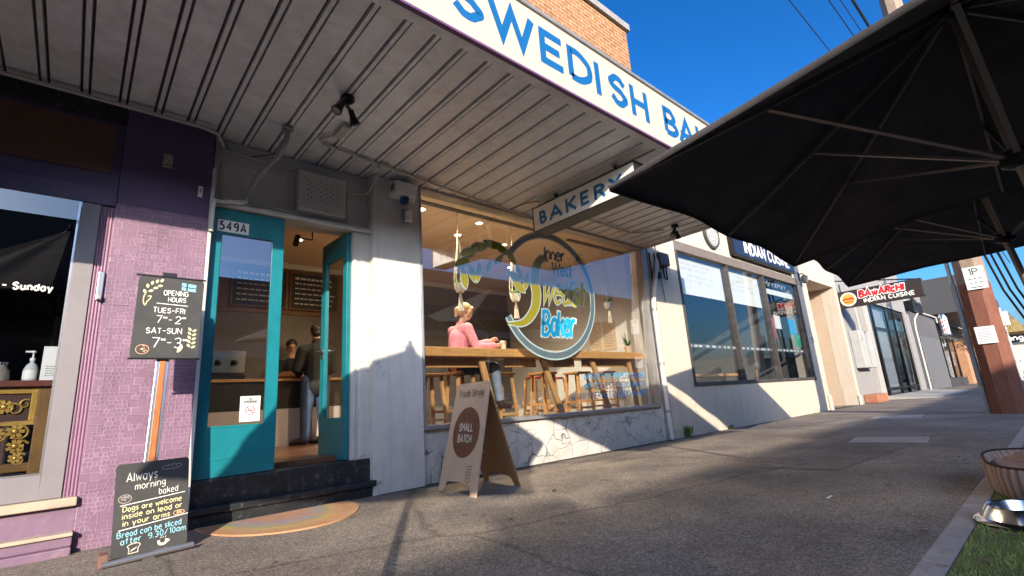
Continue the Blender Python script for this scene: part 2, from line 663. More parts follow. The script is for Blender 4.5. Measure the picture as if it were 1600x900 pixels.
DGREY = M('dark_grey_paint', (.095, .095, .10), .6, var=.1, dirt=.15, dirtc=(.2, .2, .2))
NAVY = M('navy_sign', (.014, .022, .055), .4, var=.05)
REDS = M('red_sign_paint', (.50, .02, .03), .4, var=.05)
OLIVE = M('olive_vinyl', (.42, .36, .03), .5, var=.08)
CYANV = M('cyan_vinyl', (.01, .32, .62), .5, var=.04)
PALEV = M('pale_vinyl', (.56, .70, .70), .5, var=.04)
GREYV = M('greyblue_vinyl', (.16, .22, .25), .5, var=.05)
TEALV = M('dark_teal_vinyl', (.02, .10, .16), .5, var=.05)
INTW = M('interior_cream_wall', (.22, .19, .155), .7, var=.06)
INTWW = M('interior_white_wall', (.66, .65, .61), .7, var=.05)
INTC = M('interior_beige_ceiling', (.70, .56, .40), .7, var=.04)
INTD = M('interior_dark_wall', (.13, .125, .115), .6, var=.15)
FLOORW = wood('dark_floor_boards', (.13, .065, .035), 'y', .3)
DARK = M('dark_room', (.02, .02, .02), .8)
SKIN = M('skin', (.50, .29, .21), .5, var=.05, spec=.35)
HAIRB = M('blonde_hair', (.42, .27, .13), .5, var=.3, vs=12, stretch=(6, 6, 1), bump=.4, bs=30)
HAIRD = M('dark_hair', (.025, .018, .014), .5, var=.3, vs=12)
PINKJ = M('pink_knit', (.52, .20, .25), .9, var=.16, vs=10, bump=1.0, bs=9)
DENIM = M('blue_denim', (.045, .07, .13), .9, var=.25, vs=9, bump=1.0, bs=9)
JEANL = M('pale_denim', (.20, .25, .34), .9, var=.2, vs=9, bump=1.0, bs=9)
JACK = M('dark_jacket', (.016, .018, .017), .85, var=.25, vs=8, bump=1.0, bs=8)
SHOE = M('brown_leather', (.05, .026, .018), .5, var=.2)
PAPER = M('white_paper', (.74, .73, .71), .7, var=.03)
CARD = M('cardboard_paper', (.55, .42, .28), .8, var=.06)
INK = M('black_ink', (.02, .02, .02), .6)
GOLD = M('gilded_carving', (.50, .30, .06), .38, .55, var=.3, vs=12, dirt=.6, dirtc=(.08, .04, .01), ds=14)
REDW = M('red_lacquer', (.34, .03, .02), .4, var=.15)
LEAF = M('plant_leaf', (.09, .17, .035), .5, var=.3)
TERRA = M('clay_pot', (.50, .36, .25), .8, var=.1)
MACR = M('macrame_cotton', (.62, .56, .46), .95, var=.12, vs=30, bump=.5, bs=80)
DRYL = M('dry_leaf', (.22, .13, .07), .8, var=.35)
WICK = M('striped_wicker', (.20, .13, .10), .85, var=.25, bump=.6, bs=60)
CUSH = M('pinkish_plush', (.36, .24, .22), .95, var=.2, bump=.5, bs=80)
LAMPE = M('downlight_glow', (1.0, .82, .55), .5, emit=9)
WIREM = M('black_cable', (.012, .012, .014), .5)
LITPANEL = M('white_window_film', (.78, .78, .72), .6, var=.05, dirt=.2, dirtc=(.45, .46, .45), ds=9)


# ------------------------------------------------------------------ mesh helpers
class MB:
    def __init__(s):
        s.v, s.f = [], []

    def add(s, vs, fs):
        b = len(s.v)
        s.v += [tuple(v) for v in vs]
        s.f += [tuple(i + b for i in f) for f in fs]
        return s

    def box(s, x0, x1, y0, y1, z0, z1):
        vs = [(x, y, z) for x in (x0, x1) for y in (y0, y1) for z in (z0, z1)]
        return s.add(vs, [(0, 1, 3, 2), (4, 6, 7, 5), (0, 4, 5, 1), (2, 3, 7, 6), (0, 2, 6, 4), (1, 5, 7, 3)])

    def obox(s, c, ax, ay, az):
        c, ax, ay, az = map(Vector, (c, ax, ay, az))
        vs = [c + ax * i + ay * j + az * k for i in (-1, 1) for j in (-1, 1) for k in (-1, 1)]
        return s.add(vs, [(0, 1, 3, 2), (4, 6, 7, 5), (0, 4, 5, 1), (2, 3, 7, 6), (0, 2, 6, 4), (1, 5, 7, 3)])

    def quad(s, a, b, c, d):
        return s.add([a, b, c, d], [(0, 1, 2, 3)])

    def bar(s, p, q, w, h, up=(0, 0, 1)):
        p, q, up = Vector(p), Vector(q), Vector(up)
        d = q - p
        t = d.normalized()
        if abs(t.dot(up)) > .98:
            up = Vector((1, 0, 0))
        x = t.cross(up).normalized()
        y = x.cross(t)
        return s.obox((p + q) / 2, d / 2, x * w / 2, y * h / 2)

    def tube(s, pts, r, n=10, cap=True):
        pts = [Vector(p) for p in pts]
        rs = r if isinstance(r, (list, tuple)) else [r] * len(pts)
        vs, fs = [], []
        pn = None
        for i, p in enumerate(pts):
            d = (pts[min(i + 1, len(pts) - 1)] - pts[max(i - 1, 0)]).normalized()
            if pn is None:
                a = Vector((0, 0, 1)) if abs(d.z) < .9 else Vector((1, 0, 0))
                pn = d.cross(a).normalized()
            pn = (pn - d * pn.dot(d)).normalized()
            b = d.cross(pn)
            for k in range(n):
                an = 2 * math.pi * k / n
                vs.append(p + (pn * math.cos(an) + b * math.sin(an)) * rs[i])
        for i in range(len(pts) - 1):
            for k in range(n):
                k2 = (k + 1) % n
                fs.append((i * n + k, i * n + k2, (i + 1) * n + k2, (i + 1) * n + k))
        if cap:
            fs.append(tuple(range(n))[::-1])
            fs.append(tuple((len(pts) - 1) * n + k for k in range(n)))
        return s.add(vs, fs)

    def lathe(s, prof, c=(0, 0, 0), n=24, axis='z', sx=1, sy=1):
        vs, fs = [], []
        for (r, z) in prof:
            for k in range(n):
                a = 2 * math.pi * k / n
                u, v = r * math.cos(a) * sx, r * math.sin(a) * sy
                q = {'z': (u, v, z), 'y': (u, z, v), 'x': (z, u, v)}[axis]
                vs.append((q[0] + c[0], q[1] + c[1], q[2] + c[2]))
        for i in range(len(prof) - 1):
            for k in range(n):
                k2 = (k + 1) % n
                fs.append((i * n + k, i * n + k2, (i + 1) * n + k2, (i + 1) * n + k))
        if prof[0][0] > 1e-6:
            fs.append(tuple(range(n))[::-1])
        if prof[-1][0] > 1e-6:
            fs.append(tuple((len(prof) - 1) * n + k for k in range(n)))
        return s.add(vs, fs)

    def prism(s, poly, o, u, v, n, t):
        """flat outline poly (2D) at o + a*u + b*v, thickened by t along n"""
        o, u, v, n = map(Vector, (o, u, v, n))
        a = [o + u * p[0] + v * p[1] for p in poly]
        b = [q + n * t for q in a]
        k = len(poly)
        fs = [tuple(range(k)), tuple(range(2 * k - 1, k - 1, -1))]
        fs += [(i, (i + 1) % k, k + (i + 1) % k, k + i) for i in range(k)]
        return s.add(a + b, fs)

    def mesh(s, name, off=(0, 0, 0), smooth=False, bevel=0, recalc=True):
        me = bpy.data.meshes.new(name)
        me.from_pydata([(a - off[0], b - off[1], c - off[2]) for a, b, c in s.v], [], s.f)
        if recalc or bevel:
            bm = bmesh.new()
            bm.from_mesh(me)
            bmesh.ops.remove_doubles(bm, verts=bm.verts, dist=1e-6)
            if recalc:
                bmesh.ops.recalc_face_normals(bm, faces=bm.faces)
            if bevel:
                es = [e for e in bm.edges if len(e.link_faces) == 2 and e.calc_face_angle(0) > R(35)]
                bmesh.ops.bevel(bm, geom=es, offset=bevel, segments=2, affect='EDGES', profile=.5, clamp_overlap=True)
            bm.to_mesh(me)
            bm.free()
        if smooth:
            me.polygons.foreach_set('use_smooth', [True] * len(me.polygons))
            try:
                me.set_sharp_from_angle(angle=R(40))
            except Exception:
                pass
        me.update()
        return me


def link(name, me, mat, parent=None, mods=None):
    o = bpy.data.objects.new(name, me)
    me.materials.append(mat)
    col.objects.link(o)
    if parent:
        o.parent = parent
    return o


def tag(o, label=None, cat=None, group=None, kind=None):
    for k, v in (('label', label), ('category', cat), ('group', group), ('kind', kind)):
        if v:
            o[k] = v
    return o


ROOTLOC = {}


def thing(name, label, cat, loc=(0, 0, 0), rz=0, group=None):
    o = bpy.data.objects.new(name, None)
    o.empty_display_size = .1
    o.location = loc
    o.rotation_euler.z = rz
    col.objects.link(o)
    tag(o, label, cat, group)
    ROOTLOC[o] = tuple(loc)
    return o


def part(root, name, mb, mat, smooth=False, bevel=0, local=False, label=None, top=None):
    """a child mesh; geometry is in world coordinates unless local"""
    base = ROOTLOC[top or root] if not local else (0, 0, 0)
    o = link(name, mb.mesh(name, base, smooth, bevel), mat, root)
    ROOTLOC[o] = ROOTLOC[top or root]
    if label:
        o['label'] = label
    return o


def solo(name, label, cat, mb, mat, loc=(0, 0, 0), smooth=False, bevel=0, group=None, kind=None, local=False):
    o = link(name, mb.mesh(name, (0, 0, 0) if local else loc, smooth, bevel), mat)
    o.location = loc
    tag(o, label, cat, group, kind)
    ROOTLOC[o] = tuple(loc)
    return o


def struct(name, mb, mat, kind='structure', **k):
    o = link(name, mb.mesh(name, **k), mat)
    o['kind'] = kind
    return o


def copy_tree(o, parent=None):
    c = o.copy()
    col.objects.link(c)
    if parent:
        c.parent = parent
    for ch in list(o.children):
        copy_tree(ch, c)
    ROOTLOC[c] = ROOTLOC.get(o)
    return c


# ------------------------------------------------------------------ stroke lettering
GL = {
    'A': '034d83 1676', 'B': '030d4d5c6b6a594808 4867767564430 3', 'C': '7b6c4d3d1c0a06143343 64'.replace(' ', '') + '75',
    'D': '030d3d5c7a76543303', 'E': '6d0d0363 0858', 'F': '6d0d03 0858', 'G': '7b6c4d3d1c0a06143343647578 48'.replace(' ', ''),
    'H': '030d 737d 0878', 'I': '030d', 'J': '5d55442314', 'K': '030d 6d07 2863', 'L': '0d0363', 'M': '030d488d83',
    'N': '030d737d', 'O': '4d3d1c0a061433436476 7a6c4d'.replace(' ', ''), 'P': '030d4d5c6b6a594808',
    'R': '030d4d5c6b6a594808 3863', 'S': '6b5c4d2d1c0b0a19285766655443231405'.replace('28', '28'), 'T': '0d6d 333d',
    'U': '0d06143343647 67d'.replace(' ', ''), 'V': '0d438d', 'W': '0d336d93cd', 'X': '0d73 7d03', 'Y': '0d488d 4843', 'Z': '0d6d0363',
    '0': '3d2d1c0a061423334456 5a4c3d'.replace(' ', ''), '1': '1b3d33', '2': '0b1c2d4d5c6b6a0363', '3': '0c2d4d5c5a4828 4857665543 2304'.replace('43 23', '4323'),
    '4': '535d0676', '5': '5d1d19395867655433 1304'.replace(' ', ''), '6': '5c3d1a0805143343546668 4828 07'.replace(' ', ''), '7': '0d6d23',
    '8': '484a5b4d2d1b2848'.replace('484a', '485a') + '5765542313041628', '9': '68481809 0b1c3d4d5c6b68 6554 23'.replace(' ', ''),
    '-': '0858', '/': '035d', '.': '0304', '@': '7553230509 2c5c7a77667 75a393757'.replace(' ', '')[:0] + '55330508 2b5b7977655 9'.replace(' ', '')[:0] + '75541406092b5b7977665a',
    'a': '593a2a080523335 5 5a53'.replace('5 5 ', '55 '), 'b': '0d03 082a3a5855332305', 'c': '593a2a0805233354', 'd': '5d53 583a2a0805233355',
    'e': '0757584a2a0805233354', 'f': '4d3d2c23 0a4a', 'g': '583a2a0806243456 5a51301001', 'h': '0d03 082a3a5853', 'i': '0a03 0c0d', 'k': '0d03 5a06 2853',
    'l': '0d03', 'm': '0a03 082a3a4843 486a7a8883', 'n': '0a03 082a3a5853', 'o': '3a2a080523335558 3a'.replace(' ', ''), 'p': '0a00 082a3a5855332305',
    'r': '0a03 072a4a', 's': '493a1a08173645331304', 't': '2d243343 0a4a', 'u': '0a05233355 5a53', 'v': '0a336a', 'w': '0a2348638a', 'y': '0a33 6a20', 'z': '0a5a0353',
}
GL['B'] = '030d4d5c6b6a594808 486776756443' + '03'
GL['S'] = '6b5c4d2d1c0b0a19' + '48' + '5766655443231405'
GL['3'] = '0c2d4d5c5a4828 485766554323' + '04'


def glyph(ch):
    out = []
    for st in GL[ch].split():
        out.append([(int(st[i], 36) / 10., (int(st[i + 1], 36) - 3) / 10.) for i in range(0, len(st) - 1, 2)])
    return out


def smooth_pts(P, sub=4, ang=62):
    """Catmull-Rom through the points, keeping sharp corners"""
    P = [np.array(p, float) for p in P]
    if len(P) < 3:
        return [tuple(p) for p in P]
    n = len(P)
    corner = [True] * n
    for i in range(1, n - 1):
        a, b = P[i] - P[i - 1], P[i + 1] - P[i]
        c = a @ b / (np.linalg.norm(a) * np.linalg.norm(b) + 1e-12)
        corner[i] = math.degrees(math.acos(max(-1, min(1, c)))) > ang
    # a stretch between two corners of only straight long segments stays straight
    out = [P[0]]
    for i in range(n - 1):
        p1, p2 = P[i], P[i + 1]
        p0 = P[i - 1] if i > 0 and not corner[i] else p1 - (p2 - p1) * .0
        p3 = P[i + 2] if i + 2 < n and not corner[i + 1] else p2
        if corner[i] and corner[i + 1]:
            out.append(p2)
            continue
        if corner[i]:
            p0 = p1
        L = np.linalg.norm(p2 - p1) + 1e-9
        m1 = np.zeros(2) if False else (p2 - p0)
        m2 = (p3 - p1)
        m1 = m1 / (np.linalg.norm(m1) + 1e-9) * L
        m2 = m2 / (np.linalg.norm(m2) + 1e-9) * L
        for k in range(1, sub + 1):
            t = k / sub
            h1, h2, h3, h4 = 2 * t**3 - 3 * t**2 + 1, -2 * t**3 + 3 * t**2, t**3 - 2 * t**2 + t, t**3 - t**2
            out.append(h1 * p1 + h2 * p2 + h3 * m1 + h4 * m2)
    return [tuple(p) for p in out]


def ribbon(mb, P, wd, o, u, v, n, depth=0., closed=False, taper=None, thick=0):
    """a flat stroke of width wd along the 2D polyline P on the plane o,u,v"""
    P = [np.array(p, float) for p in P]
    k = len(P)
    if k < 2:
        return
    Lf, Rt = [], []
    for i in range(k):
        if closed:
            a, b = P[i] - P[i - 1], P[(i + 1) % k] - P[i]
        else:
            a = P[i] - P[i - 1] if i else P[1] - P[0]
            b = P[i + 1] - P[i] if i < k - 1 else a
        a = a / (np.linalg.norm(a) + 1e-9)
        b = b / (np.linalg.norm(b) + 1e-9)
        na, nb = np.array([-a[1], a[0]]), np.array([-b[1], b[0]])
        mm = na + nb
        ln = np.linalg.norm(mm)
        mm = mm / ln if ln > 1e-6 else na
        q = max(.38, mm @ na)
        h = (taper[i] if taper else wd) / 2
        Lf.append(P[i] + mm * h / q)
        Rt.append(P[i] - mm * h / q)
    o, u, v, n = map(Vector, (o, u, v, n))
    W = lambda p, d=0: o + u * float(p[0]) + v * float(p[1]) + n * (depth + d)
    vs = [W(p) for p in Lf] + [W(p) for p in Rt]
    fs = [(i, i + 1, k + i + 1, k + i) for i in range(k - 1)]
    if closed:
        fs.append((k - 1, 0, k, 2 * k - 1))
    mb.add(vs, fs)
    if thick:
        b = len(mb.v)
        mb.v += [tuple(W(p, -thick)) for p in Lf] + [tuple(W(p, -thick)) for p in Rt]
        for i in range(k - 1 + (1 if closed else 0)):
            j = (i + 1) % k
            mb.f += [(b - 2 * k + i, b - 2 * k + j, b + j, b + i), (b - k + i, b - k + j, b + k + j, b + k + i)]


def text_w(s, h, gap=.28):
    x = 0
    for ch in s:
        if ch == ' ':
            x += .5
            continue
        x += max(p[0] for st in glyph(ch) for p in st) + gap
    return (x - gap) * h


def write(mb, s, o, u, v, n, h, wt=.1, gap=.28, slant=0, jit=0, align='l', sx=1, sub=4, thick=0, space=.5, ext=0, fit=None):
    """lettering in single strokes; o is the baseline start, h the cap height, wt the stroke as a share of h"""
    x = 0
    tot = sum((space if c == ' ' else max(p[0] for st in glyph(c) for p in st) + gap) for c in s) - gap
    if fit:
        sx = fit / (tot * h)
    sh = {'l': 0, 'c': -tot * sx / 2, 'r': -tot * sx}[align]
    d = 0.0006
    for ch in s:
        if ch == ' ':
            x += space
            continue
        g = glyph(ch)
        jy = random.uniform(-jit, jit)
        js = 1 + random.uniform(-jit, jit)
        for st in g:
            P = smooth_pts(st, sub) if len(st) > 2 else st
            Q = [((sh + (x + p[0] * js) * sx + slant * p[1]) * h + random.uniform(-jit, jit) * h * .12, (p[1] * js + jy) * h + random.uniform(-jit, jit) * h * .12) for p in P]
            if ext:
                for a, b in ((0, 1), (-1, -2)):
                    dd = np.array(Q[a]) - np.array(Q[b])
                    Q[a] = tuple(np.array(Q[a]) + dd / (np.linalg.norm(dd) + 1e-9) * wt * h * ext)
            ribbon(mb, Q, wt * h, o, u, v, n, d, thick=thick)
            d += 0.00025
        x += max(p[0] for st in g for p in st) * js + gap
    return mb


def rect_lines(mb, x0, x1, y0, y1, rows, o, u, v, n, wd):
    """rows of dashes that read as small print"""
    for i in range(rows):
        y = y1 - (i + .5) * (y1 - y0) / rows
        x = x0
        end = x1 - random.uniform(0, .3) * (x1 - x0)
        while x < end:
            l = random.uniform(.06, .2) * (x1 - x0)
            ribbon(mb, [(x, y), (min(x + l, end), y)], wd, o, u, v, n, .0006)
            x += l + .03 * (x1 - x0)


X, Y, Z = Vector((1, 0, 0)), Vector((0, 1, 0)), Vector((0, 0, 1))

# ------------------------------------------------------------------ ground, road, kerb
struct('ground', MB().box(-400, 600, -400, 300, -1.0, -.16), ROADM)
struct('footpath', MB().box(-60, 75, -6.6, 12, -.16, 0), ASPH)
struct('road', MB().box(-120, 200, -14.6, -6.75, -.16, -.12), ROADM)
mb = MB()
x = -20.0
while x < 60:
    mb.box(x + .006, x + 1.194, -4.17, -4.065, -.05, .006 + random.uniform(-.003, .003))
    x += 1.2
struct('kerb_strip', mb, CONC, bevel=.008)
mb = MB()
x = -40.0
while x < 70:
    mb.box(x + .005, x + 1.495, -6.78, -6.602, -.16, .004)
    x += 1.5
struct('street_kerb', mb, CONC, bevel=.01)
struct('opposite_footpath', MB().box(-60, 75, -19.0, -14.62, -.16, -.01), CONCP)
struct('turf_base', MB().box(1.5, 10.2, -6.3, -4.175, -.02, .006), M('turf_backing', (.12, .13, .05), .9, var=.3))


def grass(name, x0, x1, y0, y1, n, hm, c, label):
    px = rng.uniform(x0, x1, n)
    # denser towards the near end
    px = x0 + (px - x0) ** 1.35 / (x1 - x0) ** .35
    py = rng.uniform(y0, y1, n)
    a = rng.uniform(0, math.pi, n)
    h = rng.uniform(.5, 1, n) * hm
    wd = rng.uniform(.0018, .0035, n)
    lx, ly = rng.normal(0, .008, n), rng.normal(0, .008, n)
    v = np.empty((n, 3, 3))
    v[:, 0] = np.stack([px - np.cos(a) * wd, py - np.sin(a) * wd, np.full(n, .005)], 1)
    v[:, 1] = np.stack([px + np.cos(a) * wd, py + np.sin(a) * wd, np.full(n, .005)], 1)
    v[:, 2] = np.stack([px + lx, py + ly, .005 + h], 1)
    me = bpy.data.meshes.new(name)
    me.from_pydata(v.reshape(-1, 3).tolist(), [], np.arange(3 * n).reshape(-1, 3).tolist())
    me.update()
    o = link(name, me, c)
    tag(o, label, 'grass', kind='stuff')


grass('turf', 1.9, 10.2, -6.2, -4.185, 70000, .026, M('turf_blade', (.26, .32, .075), .7, var=.45, vs=3.5), 'short green turf along the kerb under the umbrellas')

PATCH = asphalt('patched_asphalt', (.14, .12, .104), (.24, .206, .176))
PATCH2 = asphalt('pale_patched_asphalt', (.20, .172, .147), (.33, .285, .24))
struct('asphalt_patch', MB().add([(5.1, -2.35, .004), (8.6, -2.5, .004), (8.5, -3.35, .004), (5.2, -3.1, .004)], [(0, 1, 2, 3)]), PATCH)
struct('asphalt_patch', MB().add([(8.9, -1.2, .004), (12.2, -1.35, .004), (12.1, -1.75, .004), (8.9, -1.65, .004)], [(0, 1, 2, 3)]), PATCH2)
# soil and moss gathered along the wall foot
rnd_ = random.Random(9)
mb = MB()
xs = [2.3 + i * .09 for i in range(180)]
top = [(x, -.0005 if x < 7.65 or x > 7.4 else .02, .003) for x in xs]
bot = [(x, -.02 - .05 * abs(math.sin(x * 3.1) * math.sin(x * 7.7)) - rnd_.uniform(0, .02), .003) for x in xs]
mb.add([(a[0], .2, .003) for a in top] + bot, [(i, i + 1, len(xs) + i + 1, len(xs) + i) for i in range(len(xs) - 1)])
struct('wall_foot_soil', mb, M('dark_soil', (.06, .05, .035), .95, var=.5, vs=30, dirt=.5, dirtc=(.06, .08, .03), ds=12))

# inspection covers let into the footpath
for (cx, cy, sx_, sy_, rz, lab) in ((7.95, -2.93, .36, .40, .12, 'pale concrete inspection cover nearer the camera in the footpath'),
                                   (12.5, -2.15, .42, .40, .1, 'pale concrete inspection cover further up the footpath near the timber pole')):
    t = thing('inspection_cover', lab, 'inspection cover', (cx, cy, 0), rz, 'inspection covers in the footpath')
    part(t, 'cover_frame', MB().box(-sx_, sx_, -sy_, sy_, -.01, .005), CONC, local=True)
    part(t, 'cover_plate', MB().box(-sx_ + .04, sx_ - .04, -sy_ + .04, sy_ - .04, 0, .010), CONCP, bevel=.004, local=True)


# ------------------------------------------------------------------ purple shop at the near end
PS = thing('purple_shopfront', 'purple tiled shopfront with dark glass at the near end of the row', 'building', (0, 0, 0))
part(PS, 'tiled_pillar', MB().box(.085, .715, .0, .5, -.1, 2.52), PTILE, bevel=.004)
part(PS, 'pillar_head', MB().box(.087, .713, .004, .5, 2.521, 3.375), PURD, bevel=.003)  # upper pillar, smooth and darker than the tiles below
part(PS, 'pillar_edge', MB().box(.7152, .742, -.004, .35, 0, 3.0), M('worn_white_trim', (.55, .52, .5), .6, var=.1, dirt=.5), bevel=.002)
# ribbed pilaster beside the window
mb = MB()
mb.box(.0, .085, .02, .4, .34, 2.48)
for i in range(4):
    mb.tube([(.012 + i * .019, .02, .34), (.012 + i * .019, .02, 2.48)], .0085, 8)
part(PS, 'fluted_strip', mb, M('purple_fluted', (.25, .13, .205), .45, var=.1, dirt=.25, dirtc=(.45, .33, .25)))
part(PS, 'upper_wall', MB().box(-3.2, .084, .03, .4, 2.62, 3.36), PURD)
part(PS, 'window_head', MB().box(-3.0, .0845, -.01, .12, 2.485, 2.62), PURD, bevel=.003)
part(PS, 'transom_panel', MB().box(-3.0, .03, .018, .03, 2.76, 3.18), BROWNP)
part(PS, 'beam', MB().box(-3.2, .084, .0, .03, 3.22, 3.36), BLACKP)
mb = MB()
mb.box(-.115, .0, .0, .12, .36, 2.484)       # jamb
mb.box(-3.0, -.115, .0, .12, .36, .52)      # bottom rail
mb.box(-3.2, -3.0, .0, .12, .36, 2.62)
wf = part(PS, 'window_frame', mb, MAUVE, bevel=.004)
part(wf, 'glazing_bead', MB().box(-.128, -.116, .006, .05, .52, 2.53).box(-3, -.128, .006, .05, .5205, .532), ALU)
part(wf, 'window_pane', MB().quad((-3, .075, .5), (-.11, .075, .5), (-.11, -.003, 2.54), (-3, -.003, 2.54)), GLASS2)
part(PS, 'sill', MB().box(-3.2, .084, -.05, .12, .30, .358), M('timber_sill', (.42, .33, .25), .7, var=.2, dirt=.4), bevel=.008)
part(PS, 'riser', MB().box(-3.2, .084, .01, .3, .12, .30), PURP)
part(PS, 'plinth', MB().box(-3.2, .084, -.09, .3, -.05, .05).box(-3.2, .084, -.06, .3, .05, .115), PURP, bevel=.01)
part(PS, 'plinth_ledge', MB().box(-3.2, .084, -.085, .2, .1155, .14), M('worn_ledge', (.44, .36, .28), .7, var=.2, dirt=.5), bevel=.006)
# dark room behind the glass
mb = MB()
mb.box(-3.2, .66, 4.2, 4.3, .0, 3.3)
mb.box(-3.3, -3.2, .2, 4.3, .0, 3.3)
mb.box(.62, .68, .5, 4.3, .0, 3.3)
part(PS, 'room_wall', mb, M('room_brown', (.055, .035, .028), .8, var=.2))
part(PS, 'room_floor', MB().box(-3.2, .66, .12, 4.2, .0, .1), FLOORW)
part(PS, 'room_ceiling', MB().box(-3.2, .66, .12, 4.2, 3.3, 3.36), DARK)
mb = MB()
write(mb, '- Sunday', (-.455, .022, 1.775), X, Z, -Y, .046, .22, slant=0, gap=.36, sx=.86)
part(PS, 'window_lettering', mb, SIGNW)
part(PS, 'unseen_board', MB().box(-3.2, -.74, -1.22, -1.18, 2.50, 3.37), PURD)  # unseen board added to lower the frame's shade line and trim mirrored sky
# fittings on the pillar
t = thing('wall_speaker', 'small rounded beige fitting high on the purple pillar', 'wall fitting', (.385, 0, 2.97))
part(t, 'body', MB().lathe([(.0, -.062), (.034, -.06), (.036, -.05), (.036, .05), (.034, .06), (.0, .062)], n=16), M('beige_plastic', (.30, .26, .22), .5), True, local=True)
part(t, 'grille_slot', MB().box(-.03, .03, -.037, -.0355, -.055, -.05).box(-.03, .03, -.037, -.0355, .048, .053), BLK, local=True)
t = thing('doorbell', 'small white doorbell on the edge of the purple pillar', 'doorbell', (.635, -.008, 2.75))
part(t, 'body', MB().box(-.017, .017, -.008, .008, -.05, .05), SIGNW, bevel=.004, local=True)
part(t, 'push_button', MB().box(-.008, .008, -.012, -.008, -.015, .03), GREYM, bevel=.002, local=True)
part(t, 'wire', MB().tube([(.0, -.003, .05), (.005, -.006, .09), (-.01, -.004, .12)], .002, 6), WIREM, local=True)
t = thing('door_handle_plate', 'slim silver bracket on the fluted purple strip', 'bracket', (.055, .0, 1.85))
part(t, 'plate', MB().box(-.018, .018, -.012, .012, -.12, .10), ALU, bevel=.004, local=True)
part(t, 'catch', MB().box(-.014, .014, -.045, -.012, -.12, -.085), GALV, bevel=.004, local=True)

# carved gilded sideboard and what stands on it
t = thing('carved_sideboard', 'dark sideboard with gilded floral carving inside the purple shop window', 'sideboard', (-.9, .42, .1))
mb = MB()
for xx in (-1.55, -.20, ):
    mb.box(xx, xx + .07, .28, .34, .1, 1.12)
    mb.box(xx, xx + .07, .72, .78, .1, 1.12)
mb.box(-1.55, -.13, .285, .335, .54, .60)
part(t, 'post', mb, M('dark_gilt_frame', (.20, .10, .03), .45, .3, var=.35, dirt=.5), bevel=.005)
part(t, 'top', MB().box(-1.62, -.09, .24, .82, 1.12, 1.165), M('red_brown_top', (.14, .04, .025), .35, var=.2), bevel=.006)
mb = MB()
mb.box(-1.5, -.2, .30, .33, .86, 1.12)
part(t, 'apron_panel', mb, M('carving_ground', (.05, .015, .008), .6))
mb = MB()
mb.box(-1.5, -.2, .284, .30, 1.075, 1.12)
mb.box(-1.5, -.2, .284, .30, .855, .885)
for cx in (-1.5, -.86, -.235):
    mb.box(cx, cx + .035, .283, .30, .885, 1.075)
part(t, 'carved_border', mb, GOLD, bevel=.003)
mb = MB()


def scroll(mb, cx, cz, r, turns, a0, sgn, th=.009):
    P = []
    for i in range(26):
        f = i / 25
        a = a0 + sgn * f * turns * 2 * math.pi
        q = r * (1 - .8 * f)
        P.append((cx + math.cos(a) * q, .292 - .006 * f, cz + math.sin(a) * q))
    mb.tube(P, [th * (1 - .5 * i / 25) for i in range(26)], 6)


def rosette(mb, cx, cz, r):
    for k in range(7):
        a = k * 2 * math.pi / 7
        mb.obox((cx + math.cos(a) * r * .6, .286, cz + math.sin(a) * r * .6), Vector((math.cos(a), 0, math.sin(a))) * r * .42, Vector((0, .007, 0)), Vector((-math.sin(a), 0, math.cos(a))) * r * .24)
    mb.lathe([(.0, -.012), (r * .3, -.006), (r * .3, .004)], (cx, .282, cz), 10, 'y')


for cx in (-1.3, -1.02, -.70, -.42):
    scroll(mb, cx, .99, .055, 1.3, 0, 1)
    scroll(mb, cx + .11, .965, .05, 1.2, math.pi, -1)
    rosette(mb, cx + .055, .985, .045)
    scroll(mb, cx + .16, 1.0, .035, 1.1, 1, 1, .007)
for (cx, cz, r) in ((-.27, .80, .06), (-.36, .79, .05), (-.46, .80, .05), (-.26, .70, .055), (-.25, .62, .045), (-.55, .82, .04), (-1.2, .8, .06), (-1.3, .78, .06), (-1.42, .72, .05)):
    scroll(mb, cx, cz, r, 1.2, random.uniform(0, 6), random.choice((1, -1)))
    rosette(mb, cx - .02, cz + .015, r * .8)
part(t, 'floral_carving', mb, GOLD, True)
# dark chair with a red band
t = thing('side_chair', 'dark slatted chair with a red top rail inside the purple shop', 'chair', (-.62, .95, .1))
mb = MB()
for xx in (-.2, .2):
    for yy in (-.2, .2):
        mb.box(xx - .018, xx + .018, yy - .018, yy + .018, 0, .78 if yy < 0 else .42)
mb.box(-.2, .2, -.21, -.19, .45, .49)
mb.box(-.2, .2, -.21, -.19, .58, .62)
part(t, 'frame', mb, M('chair_brown', (.09, .03, .02), .5), bevel=.004, local=True)
part(t, 'top_rail', MB().box(-.23, .23, -.225, -.185, .68, .78), REDW, bevel=.01, local=True)
part(t, 'seat', MB().box(-.22, .22, -.22, .22, .42, .455), M('chair_brown', (.1, .03, .02)), bevel=.008, local=True)
t = thing('sanitiser_bottle', 'clear pump bottle beside the paper notice in the purple shop window', 'bottle', (-.27, .5, 1.165))
part(t, 'body', MB().lathe([(.0, 0), (.042, .002), (.045, .02), (.045, .10), (.03, .135), (.014, .15), (.014, .165), (0, .166)], n=18), M('clear_gel', (.5, .53, .55), .15, var=.05), True, local=True)
part(t, 'label_band', MB().lathe([(.0457, .03), (.0457, .09)], n=18), PAPER, True, local=True)
part(t, 'pump', MB().lathe([(.017, .166), (.017, .185), (.006, .187), (.006, .225), (.016, .226), (.016, .24), (0, .241)], n=12).box(-.045, 0, -.007, .007, .228, .24), SIGNW, True, local=True)
t = thing('glass_jar', 'round glass jar on the sideboard near the pump bottle', 'jar', (-.43, .48, 1.165))
